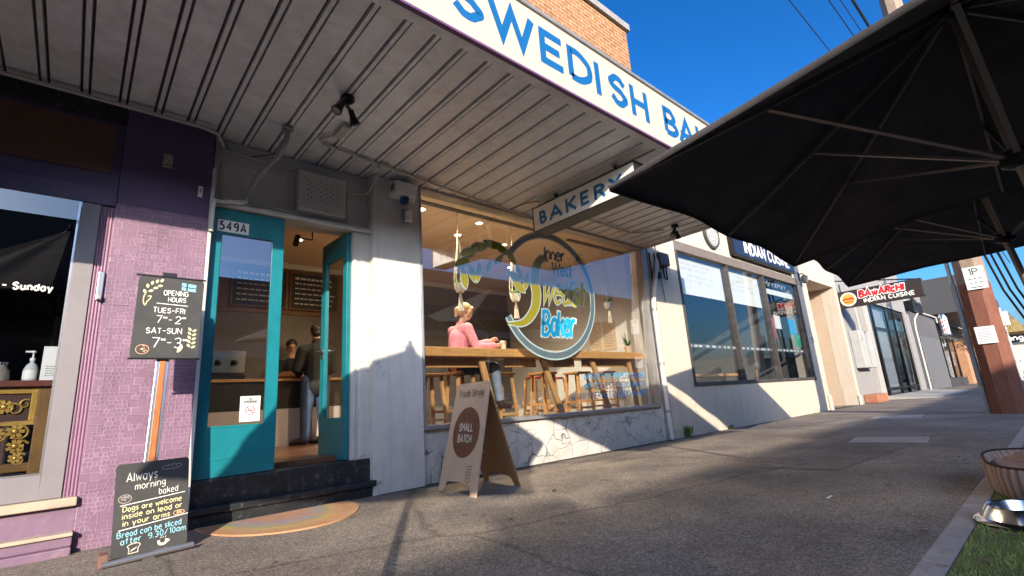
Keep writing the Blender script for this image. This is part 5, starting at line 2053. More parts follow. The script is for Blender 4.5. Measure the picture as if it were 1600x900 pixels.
t = thing('hanging_blade_sign', 'dark brown blade sign with red script lettering and a round emblem', 'sign', (19.0, -1.15, 3.4))
part(t, 'board', MB().box(18.95, 19.13, -2.25, .0, 3.12, 3.68), M('brown_sign', (.03, .022, .02), .45), bevel=.01)
mb, mb2, mb3 = MB(), MB(), MB()
write(mb2, 'BAwARcHI', (18.948, -.62, 3.40), -Y, Z, -X, .20, .30, sx=.86, gap=.26, slant=.1)
write(mb, 'BAwARcHI', (18.9495, -.62, 3.40), -Y, Z, -X, .20, .50, sx=.86, gap=.26, slant=.1, ext=.3)
write(mb3, 'INDIAN CUISINE', (18.948, -.72, 3.21), -Y, Z, -X, .115, .24, sx=1.05, gap=.34)
part(t, 'script_edge', mb, SIGNW)
part(t, 'script_face', mb2, REDS)
part(t, 'caption', mb3, SIGNW)
mb = MB().lathe([(.23, 18.948), (.0, 18.947)], (0, -.30, 3.39), 28, 'x')
part(t, 'emblem', mb, SIGNW)
mb = MB().lathe([(.18, 18.944), (.0, 18.943)], (0, -.30, 3.39), 24, 'x')
part(t, 'emblem_face', mb, M('emblem_yellow', (.55, .34, .05), .5))
mb = MB()
ribbon(mb, [(-.15, -.02), (-.08, .03), (0, 0), (.08, .03), (.15, -.02)], .05, (18.942, -.30, 3.39), -Y, Z, -X, .0006)
ribbon(mb, [(-.12, -.09), (.12, -.09)], .03, (18.942, -.30, 3.39), -Y, Z, -X, .0006)
part(t, 'emblem_figure', mb, REDS)
part(t, 'bracket', MB().tube([(19.04, -2.1, 3.68), (19.04, .05, 4.1)], .02, 8).tube([(19.04, -.1, 3.68), (19.04, -.1, 3.95)], .02, 8), BLKM)

# dark panelled shop, light gabled upper wall
DP = thing('dark_panel_shop', 'charcoal painted wall with a pale pipe between the glass doors and the barber', 'building', (33.5, 0, 0))
part(DP, 'wall', MB().box(30.52, 37.4, 0, .4, -.05, 3.9), DGREY)
part(DP, 'raised_panel', MB().box(31.4, 36.9, -.06, -.002, .05, 2.7), M('charcoal_panel', (.13, .13, .135), .55, var=.1, dirt=.2, dirtc=(.3, .3, .3)), bevel=.01)
part(DP, 'upper_wall', MB().box(30.52, 37.4, 1.0, 1.4, 3.9, 6.3), M('light_grey_render', (.34, .34, .345), .7, var=.06, dirt=.2))
part(DP, 'gable', MB().prism([(0, 0), (9, 0), (9, 1.4), (6.5, 3.2), (0, 2.2)], (33.0, 2.2, 6.0), X, Z, Y, 4), M('light_grey_render', (.34, .34, .345)))
part(DP, 'chimney', MB().box(41.0, 42.2, 3.0, 4.2, 6.5, 9.1), DGREY)
part(DP, 'body', MB().box(30.52, 37.4, 1.41, 9, 0, 6.2), GREYW)
part(DP, 'pale_pipe', MB().tube([(30.7, -.05, 0), (30.7, -.05, 3.0), (31.0, -.05, 3.5), (32.5, -.05, 4.0), (37.2, -.1, 4.0), (37.3, -.1, 3.7)], .05, 10), PVC, True)
part(DP, 'cable_run', MB().tube([(30.9, .9, 6.0), (31.0, .4, 5.4), (32, .0, 4.8), (32, -.2, 4.3)], .06, 8).box(31.0, 33.2, -.15, .35, 3.95, 4.5), BLKM)
t = thing('street_light', 'dark gooseneck lamp on the grey wall above the blade sign', 'lamp', (30.6, .3, 5.0))
part(t, 'arm', MB().tube([(31.5, .9, 4.6), (31.6, .4, 6.1), (31.6, .1, 6.5), (31.8, -.3, 6.5)], .05, 8), BLKM, True)
part(t, 'lamp_head', MB().tube([(31.8, -.3, 6.55), (31.9, -.8, 6.45)], [.1, .16], 10), BLKM, True)

BB = thing('barber_shop', 'barber shop with a deep dark fascia over glass and an orange brick pier', 'building', (44, 0, 0))
part(BB, 'fascia', MB().box(37.5, 56, -1.9, -1.6, 4.3, 6.3), M('dark_fascia', (.055, .055, .058), .6, var=.1))
part(BB, 'soffit', MB().box(37.5, 56, -1.6, .4, 4.25, 4.35), DGREY)
part(BB, 'fascia_end', MB().box(37.4, 37.5, -1.9, .4, 4.2, 6.3), M('dark_fascia', (.055, .055, .058)))
part(BB, 'wall', MB().box(37.4, 56, .5, .9, 0, 4.2).box(37.41, 44.3, -.02, .49, -.05, .5), M('barber_dark', (.05, .05, .05), .7))
part(BB, 'brick_pier', MB().box(46.0, 48.6, -.1, .499, -.05, 2.9), OBRICK)
part(BB, 'brick_low_wall', MB().box(48.6, 53.0, -.1, .499, -.05, 1.0), OBRICK)
mb = MB()
for x in (37.6, 40.2, 42.8, 45.3):
    mb.box(x, x + .15, .3, .42, .5, 3.1)
mb.box(37.75, 45.3, .32, .4, 3.0, 3.1)
part(BB, 'window_frame', mb, BLKM)
part(BB, 'window_pane', MB().quad((37.6, .36, .5), (45.4, .36, .5), (45.4, .33, 3.0), (37.6, .33, 3.0)), GLASS2)
mb = MB()
for i in range(12):
    x, z = random.uniform(37.9, 45), random.uniform(.7, 2.6)
    mb.box(x, x + random.uniform(.3, .8), .43, .44 + i * .004, z, z + random.uniform(.2, .6))
part(BB, 'window_display', mb, PAPER)
part(BB, 'pale_door', MB().box(48.9, 51.6, .1, .2, 1.0, 3.0), M('pale_wall', (.5, .45, .4), .7))
part(BB, 'upper_body', MB().box(37.5, 56, .91, 9, 0, 6.0), GREYW)
t = thing('barber_pole', 'red white and blue barber pole under the dark fascia', 'barber pole', (37.55, -.35, 3.45))
part(t, 'cap', MB().lathe([(0, .75), (.18, .72), (.24, .6), (.24, .5), (0, .5)], n=18).lathe([(0, -.6), (.18, -.57), (.24, -.5), (.24, -.42), (0, -.42)], n=18), STEEL, True, local=True)
part(t, 'cylinder', MB().lathe([(.2, .5), (.2, -.42)], n=24), SIGNW, True, local=True)
for c, ph in ((REDS, 0), (M('barber_blue', (.02, .05, .3), .4), math.pi)):
    mb = MB()
    for k in range(24):
        f0, f1 = k / 24, (k + 1) / 24
        for (fa, fb) in ((f0, f1),):
            p = []
            for f, dz in ((fa, -.07), (fb, -.07), (fb, .07), (fa, .07)):
                a = ph + f * 4 * math.pi
                p.append((.204 * math.cos(a), .204 * math.sin(a), max(-.41, min(.49, -.42 + .92 * f + dz))))
            mb.quad(*p)
    part(t, 'stripe', mb, c, local=True)
part(t, 'bracket', MB().tube([(0, .0, .55), (0, .5, .55)], .04, 8).tube([(0, .0, -.47), (0, .5, -.47)], .04, 8), BLKM, local=True)

# far end of the street
FB = thing('far_shop', 'distant shop with a dark white-lettered fascia at the end of the street', 'building', (66, -1, 0))
part(FB, 'wall', MB().box(62, 80, -2.9, 6, 0, 3.0).box(62, 80, 0, 6, 3, 6.0), M('far_wall', (.42, .38, .33), .7, var=.15, dirt=.3))
part(FB, 'signboard', MB().box(61.7, 61.98, -3.2, -.4, 3.05, 3.75), BLKM)
mb = MB()
write(mb, 'Panga', (61.69, -1.1, 3.24), -Y, Z, -X, .42, .22, sx=1.1)
part(FB, 'lettering', mb, SIGNW)
part(FB, 'roof', MB().prism([(0, 0), (3.4, 0), (2.4, 1.6), (.6, 1.9)], (62, .4, 4.0), -Y, Z, X, 14), M('ochre_roof', (.30, .22, .09), .8, var=.2))
part(FB, 'upright_sign', MB().box(60.8, 60.95, -1.5, -.7, 3.9, 6.2), SIGNW)
part(FB, 'red_patch', MB().box(60.78, 60.799, -1.5, -1.0, 5.5, 6.1), REDS)
part(FB, 'shutter', MB().box(61.9, 61.99, -2.8, -.3, .1, 2.8), M('pale_shutter', (.5, .48, .46), .6))
t = thing('picket_gate', 'white picket gate at the far end of the footpath', 'gate', (56, -1.5, 0))
mb = MB()
for i in range(7):
    mb.box(56, 56.08, -2.6 + i * .32, -2.52 + i * .32, .1, 1.7)
mb.box(56.09, 56.14, -2.7, -.5, .4, .52)
mb.box(56.09, 56.14, -2.7, -.5, 1.3, 1.42)
part(t, 'picket', mb, SIGNW)
part(t, 'post', MB().box(55.95, 56.15, -.5, -.35, 0, 2.0), SIGNW)
struct('far_verge', MB().box(50, 58, -4.3, -2.2, -.05, .02), M('far_grass', (.12, .17, .03), .9, var=.3))
t = thing('street_pole', 'white leaning sign pole at the far end of the street', 'pole', (50, -2.2, 0))
part(t, 'shaft', MB().tube([(50, -2.25, 0), (50, -2.15, 5.2)], .05, 8), SIGNW)
part(t, 'plate', MB().box(49.93, 49.95, -2.5, -1.9, 3.9, 4.9), SIGNW)


def branch_tree(name, x, y, H, lab, seed):
    rnd = random.Random(seed)
    t = thing(name, lab, 'tree', (x, y, 0))
    tr_, br, tw = MB(), MB(), MB()
    tr_.tube([(0, 0, 0), (.05, .03, H * .3), (0, .1, H * .5)], [.14, .11, .08], 9)

    def grow(mb, p, d, l, r, lev):
        q = p + d * l
        m_ = p.lerp(q, .5) + Vector((rnd.uniform(-.1, .1), rnd.uniform(-.1, .1), 0)) * l
        mb.tube([p, m_, q], [r, r * .8, r * .55], 5)
        if lev == 0:
            for k in range(9):
                a = q + Vector((rnd.gauss(0, .2), rnd.gauss(0, .2), rnd.gauss(0, .2)))
                v = Vector((rnd.gauss(0, 1), rnd.gauss(0, 1), rnd.gauss(0, 1))).normalized()
                s_ = v.cross(Vector((.3, .5, .8))).normalized()
                tw.quad(a, a + v * .06 + s_ * .03, a + v * .12, a + v * .06 - s_ * .03)
            return
        for k in range(3):
            nd = (d + Vector((rnd.gauss(0, .5), rnd.gauss(0, .5), rnd.gauss(.1, .3)))).normalized()
            grow(br, q, nd, l * .72, r * .6, lev - 1)
    for k in range(5):
        a = k * 1.3
        grow(br, Vector((0, .1, H * (.35 + .03 * k))), Vector((math.cos(a) * .7, math.sin(a) * .7, .75)).normalized(), H * .2, .05, 3)
    part(t, 'trunk', tr_, TRUNKG, local=True)
    part(t, 'branches', br, M('twig_brown', (.16, .09, .06), .8), local=True)
    part(t, 'crown', tw, M('sparse_leaf', (.20, .13, .05), .7, var=.4), local=True)


branch_tree('street_tree', 40.5, -1.75, 3.6, 'small brown leaved shrub tree beside the barber pole', 3)
branch_tree('street_tree', 56.5, -.1, 6.2, 'bare brown branched tree behind the timber pole', 8)

# ------------------------------------------------------------------ timber power pole, its post, signs and wires
PX, PY = 12.98, -3.77
t = thing('utility_pole', 'thick red brown timber power pole with weathered grey top', 'pole', (PX, PY, 0))
oct_ = lambda r, z, n=8: [(PX + r * math.cos(a), PY + r * math.sin(a), z) for a in [math.pi / 8 + k * 2 * math.pi / n for k in range(n)]]


def octa(levels):
    mb = MB()
    vs, fs = [], []
    for r, z in levels:
        vs += oct_(r, z)
    for i in range(len(levels) - 1):
        for k in range(8):
            fs.append((i * 8 + k, i * 8 + (k + 1) % 8, i * 8 + 8 + (k + 1) % 8, i * 8 + 8 + k))
    fs.append(tuple(range(8))[::-1])
    fs.append(tuple(range(len(vs) - 8, len(vs))))
    return mb.add(vs, fs)


part(t, 'shaft', octa([(.275, -.05), (.268, .5), (.258, 1.5), (.25, 2.45)]), TRUNKR)
part(t, 'upper_shaft', octa([(.245, 2.451), (.23, 5), (.20, 9), (.18, 11.5)]), TRUNKG)
mb = MB()
mb.box(PX - .06, PX + .06, PY - .2, PY + 1.35, 7.9, 8.02)
part(t, 'crossarm', mb, TRUNKG)
mb = MB()
for yy in (.42, .69, .95, 1.2):
    mb.lathe([(0, 0), (.05, .0), (.06, .06), (.03, .1), (.045, .14), (0, .16)], (PX, PY + yy, 8.02), 10)
part(t, 'insulator', mb, M('brown_ceramic', (.12, .06, .04), .25), True)
part(t, 'cable_loop', MB().tube([(PX - .3, PY + .3 * math.cos(a) * .6 + .1, 4.0 + .25 * math.sin(a)) for a in np.linspace(0, 12, 40)], .012, 6), WIREM)
mb = MB()
mb.box(12.93, 13.05, -3.51, -3.43, -.05, 2.5)
t2 = thing('guard_post', 'pale concrete post with worn stencil letters beside the timber pole', 'post', (13.0, -3.45, 0))
part(t2, 'shaft', mb, CONCP, bevel=.012)
mb = MB()
for i, ch in enumerate('OBDH'):
    write(mb, ch, (12.9285, -3.42, 1.15 + i * .12), -Y, Z, -X, .08, .18, sx=.7)
part(t2, 'stencil', mb, GREYM)
part(t2, 'top_rod', MB().tube([(13.0, -3.46, 2.5), (13.0, -3.47, 5.5)], .035, 8), GALV)
fx = PX - .262
t3 = thing('parking_sign', 'white parking sign reading 1P high on the timber pole', 'sign', (fx, -3.83, 2.52))
part(t3, 'plate', MB().box(fx - .004, fx, -3.985, -3.685, 2.31, 2.75), SIGNW, bevel=.002)
mb = MB()
write(mb, '1P', (fx - .0045, -3.755, 2.59), -Y, Z, -X, .12, .15, gap=.25)
rect_lines(mb, .05, .26, .02, .06, 1, (fx - .0045, -3.685, 2.31), -Y, Z, -X, .018)
for z in (2.50, 2.42):
    for a, b in ((.05, .10), (.13, .16), (.19, .25)):
        ribbon(mb, [(a, 0), ((a + b) / 2, .022), (b, .006)], .012, (fx - .0045, -3.685, z), -Y, Z, -X, .0006)
part(t3, 'sign_lettering', mb, M('sign_green', (.03, .09, .06), .5))
t4 = thing('lost_poster', 'white paper poster taped to the timber pole under the parking sign', 'poster', (fx, -3.8, 1.45))
part(t4, 'sheet', MB().box(fx - .013, fx - .011, -3.90, -3.62, 1.28, 1.60), PAPER)
mb = MB()
rect_lines(mb, .03, .25, .03, .29, 9, (fx - .0135, -3.62, 1.28), -Y, Z, -X, .012)
part(t4, 'print', mb, M('blue_grey_ink', (.25, .28, .38), .6))


def wire(pts, r, lab, sag=.25):
    P = []
    for a, b in zip(pts[:-1], pts[1:]):
        for k in range(13):
            f = k / 12
            q = Vector(a).lerp(Vector(b), f)
            q.z -= sag * 4 * f * (1 - f)
            P.append(q)
    solo('power_line', lab, 'cable', MB().tube(P, r, 6), WIREM, group='overhead power lines')


wire([(-25, -2.6, 8.6), (12.98, -2.6, 8.17), (50, -2.6, 8.3)], .010, 'thin overhead line, the one nearest the brick parapet', .4)
wire([(-25, -2.85, 8.6), (12.98, -3.11, 8.17), (50, -3.1, 8.3)], .010, 'thin overhead line in the middle of the sky gap', .4)
wire([(-25, -3.05, 8.6), (12.98, -3.25, 8.19), (50, -3.25, 8.3)], .008, 'faint overhead line just left of the thick cable', .4)
wire([(-25, -3.3, 8.6), (12.9, -3.40, 8.17), (50, -3.4, 8.3)], .026, 'thick bundled cable nearest the umbrella', .4)
# second pole and the cables running down beside it
t = thing('concrete_pole', 'pale concrete street pole at the right edge behind the far umbrella', 'pole', (24.0, -4.75, 0))
part(t, 'shaft', MB().tube([(24, -4.75, 0), (24, -4.75, 11)], [.22, .16], 16), CONCP, True)
part(t, 'crossarm', MB().box(23.9, 24.1, -5.9, -3.6, 5.6, 5.72), BLKM)
part(t, 'bracket', MB().tube([(24, -4.5, 5.3), (24, -3.9, 5.35)], .04, 8).lathe([(0, 0), (.12, .02), (.14, .12), (0, .14)], (24, -3.7, 5.3), 10), BLKM)
for i, (dy, lab) in enumerate(((0, 'dark drop cable at the right edge, left of its pair'), (.16, 'dark drop cable at the right edge, middle one'), (.34, 'dark drop cable at the right edge, closest to the pale pole'))):
    solo('drop_cable', lab, 'cable', MB().tube([(23.0, -3.45 - dy, 5.3), (24.2, -3.7 - dy, 3.5), (26, -4.2 - dy, 1.6), (27, -4.5 - dy, 0)], .035, 6), WIREM, group='drop cables by the pale pole')


# ------------------------------------------------------------------ umbrellas
def umbrella(lab, x, y, rz, s, za, zc, zr, lean=(0, 0), pole_r=.032, tilt=0):
    t = thing('patio_umbrella', lab, 'umbrella', (x, y, 0), rz, 'charcoal patio umbrellas along the kerb')
    # canopy: square outline, eight ribs, cloth slack between them
    NS, NR = 64, 14
    corner_a = [math.pi / 4 + k * math.pi / 4 for k in range(8)]
    vs, fs = [], []

    def edge(a):
        c, s_ = math.cos(a), math.sin(a)
        q = s / max(abs(c), abs(s_))
        return c * q, s_ * q
    for j in range(NR + 1):
        f = j / NR
        for k in range(NS):
            a = 2 * math.pi * k / NS
            ex, ey = edge(a)
            ph = (a / (math.pi / 4)) % 1.0
            slack = math.sin(math.pi * ph) ** 2
            scl = 1 - .022 * slack * f
            zce = zc + tilt * (s - ey)
            zz_ = zce + (za - zce) * (1 - f) ** 1.0
            zz_ -= .03 * f * (1 - f) * 2 + .045 * slack * f * (1 - .3 * f) - .04 * slack * f ** 6
            cornerness = max(0, 1 - abs(((a - math.pi / 4) % (math.pi / 2)) - (0 if ((a - math.pi / 4) % (math.pi / 2)) < math.pi / 4 else math.pi / 2)) / .35)
            zz_ -= .03 * cornerness * f ** 5
            if j == 0:
                ex, ey = ex * .0, ey * .0
                vs.append((math.cos(a) * .02, math.sin(a) * .02, za))
                continue
            vs.append((ex * f * scl, ey * f * scl, zz_))
    # hem
    for k in range(NS):
        p = vs[NR * NS + k]
        vs.append((p[0] * .997, p[1] * .997, p[2] - .035))
    for j in range(NR + 1):
        for k in range(NS):
            k2 = (k + 1) % NS
            fs.append((j * NS + k, j * NS + k2, (j + 1) * NS + k2, (j + 1) * NS + k))
    mb = MB().add(vs, fs)
    c = part(t, 'canopy', mb, FABRIC, True, local=True)
    sm = c.modifiers.new('cloth', 'SOLIDIFY')
    sm.thickness = .003
    part(t, 'finial', MB().lathe([(.05, za - .02), (.06, za + .01), (.02, za + .03), (.025, za + .08), (0, za + .1)], n=16), BLKM, True, local=True)
    lx, ly = lean
    top = Vector((0, 0, za - .02))
    runp = Vector((lx * .35, ly * .35, zr))
    foot = Vector((lx, ly, .05))
    part(t, 'pole', MB().tube([foot, runp, top], pole_r, 14), RIBM, True, local=True)
    part(t, 'hub', MB().lathe([(.05, -.06), (.085, -.04), (.085, .03), (.05, .05)], tuple(runp), 16), BLKM, True, local=True)
    part(t, 'top_hub', MB().lathe([(.04, -.12), (.075, -.10), (.075, -.05), (.04, -.03)], (0, 0, za), 16), BLKM, True, local=True)
    for k in range(8):
        a = k * math.pi / 4
        ex, ey = edge(a)
        zce = zc + tilt * (s - ey)
        low = lambda f: zce + (za - zce) * (1 - f) - .03 * f * (1 - f) * 2 - .03
        rp = [Vector((ex * f, ey * f, low(f) - .012)) for f in (.03, .35, .7, .985)]
        rb = part(t, 'rib', MB().bar(rp[0], rp[1], .016, .026).bar(rp[1], rp[2], .016, .026).bar(rp[2], rp[3], .016, .024), RIBM, local=True)
        fj = .55
        d = Vector((ex, ey, 0)).normalized()
        side = Vector((-d.y, d.x, 0)) * .014
        e = Vector((ex * fj, ey * fj, low(fj) - .03))
        part(rb, 'strut', MB().bar(runp + d * .06, e, .030, .016), RIBM, local=True)
    part(t, 'base', MB().box(lx - .4, lx + .4, ly - .4, ly + .4, .005, .06).lathe([(.06, .06), (.055, .35), (.035, .36)], (lx, ly, 0), 16), BLKM, bevel=.01, local=True)
    return t


umbrella('large charcoal umbrella nearest the camera, filling the upper right of the photo', 3.949, -4.663, .028, 1.63, 3.085, 2.037, 1.975, (.06, -.22), tilt=.125)
umbrella('second charcoal umbrella further up the kerb, partly hidden by the large near one', 7.485, -4.384, .091, 1.60, 3.25, 2.26, 2.2, (.10, -.35), tilt=.05)
umbrella('charcoal umbrella over the camera whose peaked shadow falls on the white pillar', -.30, -4.66, R(46), 1.38, 3.33, 2.2, 2.1)

# ------------------------------------------------------------------ small things on the footpath
# timber A-frame
t = thing('a_frame_sign', 'plywood A-frame sign with a round dark timber disc reading SMALL BATCH', 'sign', (3.06, -.70, 0))
C_ = [Vector((2.76, -.345, 0)), Vector((2.70, -1.03, 0))]      # front feet
T_ = [Vector((3.00, -.37, 1.005)), Vector((2.975, -1.02, 1.005))]
uu_ = (C_[1] - C_[0])
Wd = uu_.length
u_ = uu_.normalized()
v_ = ((T_[0] + T_[1]) / 2 - (C_[0] + C_[1]) / 2)
Hh = v_.length
v_ = v_.normalized()
n_v = u_.cross(v_).normalized()
if n_v.x > 0:
    n_v = -n_v


def panel_outline(W, H):
    pts = [(.0, 0), (.095, 0), (.115, .07), (.15, .095), (W / 2, .105), (W - .15, .095), (W - .115, .07), (W - .095, 0), (W, 0)]
    top = []
    for k in range(7):
        a = k * math.pi / 12
        top.append((W - .045 - .04 + .04 * math.cos(a) + .01, H - .04 + .04 * math.sin(a)))
    left = []
    for k in range(7):
        a = math.pi / 2 + k * math.pi / 12
        left.append((.035 + .04 + .04 * math.cos(a), H - .04 + .04 * math.sin(a)))
    return pts + top + left


f1 = part(t, 'front_panel', MB().prism(panel_outline(Wd, Hh), C_[0], u_, v_, n_v, -.014), PLY, bevel=.002)
B_ = [Vector((3.40, -.27, 0)), Vector((3.30, -1.02, 0))]
ub = (B_[1] - B_[0]).normalized()
vb = ((T_[0] + T_[1]) / 2 + Vector((.02, 0, -.01)) - (B_[0] + B_[1]) / 2)
Hb = vb.length
vb = vb.normalized()
part(t, 'back_panel', MB().prism(panel_outline(Wd, Hb), B_[0], ub, vb, ub.cross(vb), .014), PLYD, bevel=.002)
disc = []
for k in range(48):
    a = 2 * math.pi * k / 48
    disc.append((Wd / 2 + .01 + .238 * math.cos(a), Hh * .535 + .238 * math.sin(a)))
d1 = part(t, 'timber_disc', MB().prism(disc, C_[0], u_, v_, n_v, .004), wood('disc_walnut', (.15, .055, .022), 'z', .5, .4))
mb = MB()
write(mb, 'SMALL', C_[0] + u_ * (Wd / 2 + .01) + v_ * (Hh * .545) + n_v * .0045, u_, v_, n_v, .066, .2, align='c', fit=.25)
write(mb, 'BATCH', C_[0] + u_ * (Wd / 2 + .01) + v_ * (Hh * .545 - .105) + n_v * .0045, u_, v_, n_v, .066, .2, align='c', fit=.25)
part(d1, 'disc_lettering', mb, M('pale_lettering', (.62, .55, .46), .6), top=t)
mb = MB()
write(mb, 'Proudly Serving', C_[0] + u_ * (Wd / 2) + v_ * (Hh * .865) + n_v * .0002, u_, v_, n_v, .07, .11, align='c', fit=.46, slant=.15)
ribbon(mb, [(.47, .25), (.47, .13), (.51, .105), (.55, .13), (.55, .25)], .007, C_[0], u_, v_, n_v, .0008, closed=True)
for i in range(4):
    ribbon(mb, [(.485, .225 - i * .025), (.535, .225 - i * .025)], .008, C_[0], u_, v_, n_v, .0008)
part(f1, 'engraving', mb, M('burnt_engraving', (.16, .09, .055), .7), top=t)
part(t, 'stay_rope', MB().tube([(2.83, -.5, .32), (3.05, -.52, .27), (3.27, -.5, .33)], .006, 6), MACR, True)

# chalkboard stand by the door
t = thing('menu_stand', 'metal stand carrying two chalkboards, opening hours above and dog notice below', 'sign stand', (.44, -.62, 0))
sl = .06
part(t, 'post', MB().bar((.415, -.585, .55), (.455, -.395, 1.86), .03, .075, (1, 0, 0)), ALU, bevel=.003)
part(t, 'timber_inlay', MB().bar((.416, -.602, .56), (.4365, -.505, 1.23), .008, .036, (1, 0, 0)), wood('orange_inlay', (.36, .12, .03), 'z'), bevel=.002)


def board(o, u, v, W, H, rad=.025):
    u, v = Vector(u).normalized(), Vector(v).normalized()
    n = u.cross(v).normalized()
    pts = []
    for cx, cy, a0 in ((W - rad, rad, -90), (W - rad, H - rad, 0), (rad, H - rad, 90), (rad, rad, 180)):
        for k in range(5):
            a = R(a0 + k * 22.5)
            pts.append((cx + rad * math.cos(a), cy + rad * math.sin(a)))
    return MB().prism(pts, o, u, v, n, -.012), u, v, n


b1, u1, v1, n1 = board((.245, -.52, 1.245), (1, 0.0, .0), (.015, .07, 1), .395, .59)
bo = part(t, 'hours_board', b1, CHALK, bevel=.002)
O1 = Vector((.245, -.52, 1.245)) + n1 * .0006
pt = lambda a, b: O1 + u1 * a + v1 * b
mb = MB()
write(mb, 'OPENING', pt(.225, .457), u1, v1, n1, .036, .13, align='c', jit=.04, fit=.145)
write(mb, 'HOURS', pt(.235, .41), u1, v1, n1, .032, .14, align='c', jit=.04, fit=.105)
ribbon(mb, [(.115, .394), (.305, .385)], .005, O1, u1, v1, n1, .0006)
write(mb, 'TUES-FRI', pt(.195, .325), u1, v1, n1, .036, .13, align='c', jit=.04, fit=.185)
write(mb, '7', pt(.125, .25), u1, v1, n1, .052, .1, jit=.03)
write(mb, 'oo', pt(.166, .285), u1, v1, n1, .016, .2)
write(mb, '-', pt(.196, .25), u1, v1, n1, .05, .09, sx=.8)
write(mb, '2', pt(.238, .25), u1, v1, n1, .052, .1)
write(mb, 'oo', pt(.278, .288), u1, v1, n1, .016, .2)
write(mb, 'SAT-SUN', pt(.178, .175), u1, v1, n1, .038, .13, align='c', jit=.04, fit=.205)
write(mb, '7', pt(.115, .075), u1, v1, n1, .068, .09)
write(mb, 'oo', pt(.166, .125), u1, v1, n1, .018, .2)
write(mb, '-', pt(.202, .08), u1, v1, n1, .06, .08, sx=.8)
write(mb, '3', pt(.246, .075), u1, v1, n1, .068, .09)
write(mb, 'oo', pt(.294, .125), u1, v1, n1, .018, .2)
part(bo, 'chalk_writing', mb, CWHITE, top=t)
mb = MB()


def chalk_leaf(mb, x, y, ang, L, W, o, u, v, n, d):
    a, b = wleaf(x, y, ang, L, W)
    o2 = Vector(o) + Vector(n) * d
    mb.add([o2 + u * p[0] + v * p[1] for p in a], [tuple(range(len(a)))])


for i, (x, y, a) in enumerate(((.045, .46, 110), (.055, .50, 95), (.075, .525, 80), (.10, .54, 70), (.125, .55, 60), (.06, .475, 20), (.085, .50, 15), (.11, .52, 10))):
    chalk_leaf(mb, x, y, a, .032, .009, O1, u1, v1, n1, .001 + i * .0002)
ribbon(mb, smooth_pts([(.05, .47), (.038, .43), (.048, .375), (.06, .40), (.08, .44), (.06, .44)], 5, 170), .006, O1, u1, v1, n1, .0006)
for i in range(5):
    chalk_leaf(mb, .345, .075 + i * .03, 30, .032, .008, O1, u1, v1, n1, .001 + i * .0002)
    chalk_leaf(mb, .34, .08 + i * .03, 130, .032, .008, O1, u1, v1, n1, .0022 + i * .0002)
chalk_leaf(mb, .265, .04, 60, .06, .012, O1, u1, v1, n1, .0006)
part(bo, 'chalk_wheat', mb, CYEL, top=t)
mb = MB()
for (x0, x1, y0, y1) in ((.255, .283, .535, .562), (.255, .283, .505, .53), (.293, .345, .53, .557), (.293, .345, .50, .523)):
    for k in range(3):
        yy = y0 + (k + .5) * (y1 - y0) / 3
        ribbon(mb, [(x0, yy), (x1, yy - .004)], .006, O1, u1, v1, n1, .0006)
part(bo, 'chalk_flag', mb, CBLUE, top=t)
mb = MB()
random.seed(4)


def cookie(mb, cx, cy, rx, ry, o, u, v, n):
    ribbon(mb, [(cx + rx * math.cos(k * math.pi / 10), cy + ry * math.sin(k * math.pi / 10)) for k in range(20)], .004, o, u, v, n, .0006, closed=True)
    for k in range(9):
        a, q = random.uniform(0, 6.28), random.uniform(0, .75)
        x, y = cx + rx * q * math.cos(a), cy + ry * q * math.sin(a)
        ribbon(mb, [(x - .006, y), (x, y + .005), (x + .006, y - .002)], .004, o, u, v, n, .0008 + k * .0001)


cookie(mb, .065, .06, .036, .032, O1, u1, v1, n1)
part(bo, 'chalk_cookie', mb, CORNG, top=t)
part(t, 'board_rail', MB().bar((.235, -.524, 1.24), (.65, -.524, 1.24), .016, .012).bar((.235, -.475, 1.838), (.66, -.475, 1.838), .014, .012), BLKM, bevel=.002)
part(t, 'clip', MB().box(.385, .475, -.47, -.455, 1.80, 1.875), BLK, bevel=.003)

b2, u2, v2, n2 = board((.255, -.70, .035), (1, .04, 0.015), (-.03, .13, 1), .385, .535, .02)
bo2 = part(t, 'dog_notice_board', b2, CHALK, bevel=.002)
O2 = Vector((.255, -.70, .035)) + n2 * .0006
pt2 = lambda a, b: O2 + u2 * a + v2 * b
ru = (u2 + v2 * .05).normalized()
mb = MB()
write(mb, 'Always', pt2(.055, .425), ru, v2, n2, .05, .09, jit=.04, fit=.155)
write(mb, 'morning', pt2(.10, .372), ru, v2, n2, .038, .09, jit=.04, fit=.155)
write(mb, 'baked', pt2(.225, .325), ru, v2, n2, .036, .09, jit=.04, fit=.10)
ribbon(mb, [(.03, .29), (.365, .318)], .005, O2, u2, v2, n2, .0006)
ribbon(mb, [(.03, .15), (.385, .182)], .005, O2, u2, v2, n2, .0006)
part(bo2, 'chalk_writing', mb, CWHITE, top=t)
mb = MB()
ribbon(mb, [(.29 + .055 * math.cos(a), .487 + .014 * math.sin(a) + .004 * math.cos(a)) for a in np.linspace(0, 6.1, 22)], .003, O2, u2, v2, n2, .0006, closed=True)
for k in range(3):
    ribbon(mb, [(.265 + k * .022, .488), (.272 + k * .022, .498)], .003, O2, u2, v2, n2, .0012)
cookie(mb, .052, .328, .032, .024, O2, u2, v2, n2)
part(bo2, 'chalk_bread', mb, M('chalk_grey', (.34, .3, .28), .9), top=t)
mb = MB()
write(mb, 'Dogs are welcome', pt2(.045, .252), ru, v2, n2, .028, .15, jit=.05, fit=.30, gap=.3)
write(mb, 'inside on lead or', pt2(.045, .212), ru, v2, n2, .028, .15, jit=.05, fit=.305, gap=.3)
write(mb, 'in your arms', pt2(.05, .172), ru, v2, n2, .028, .15, jit=.05, fit=.235, gap=.3)
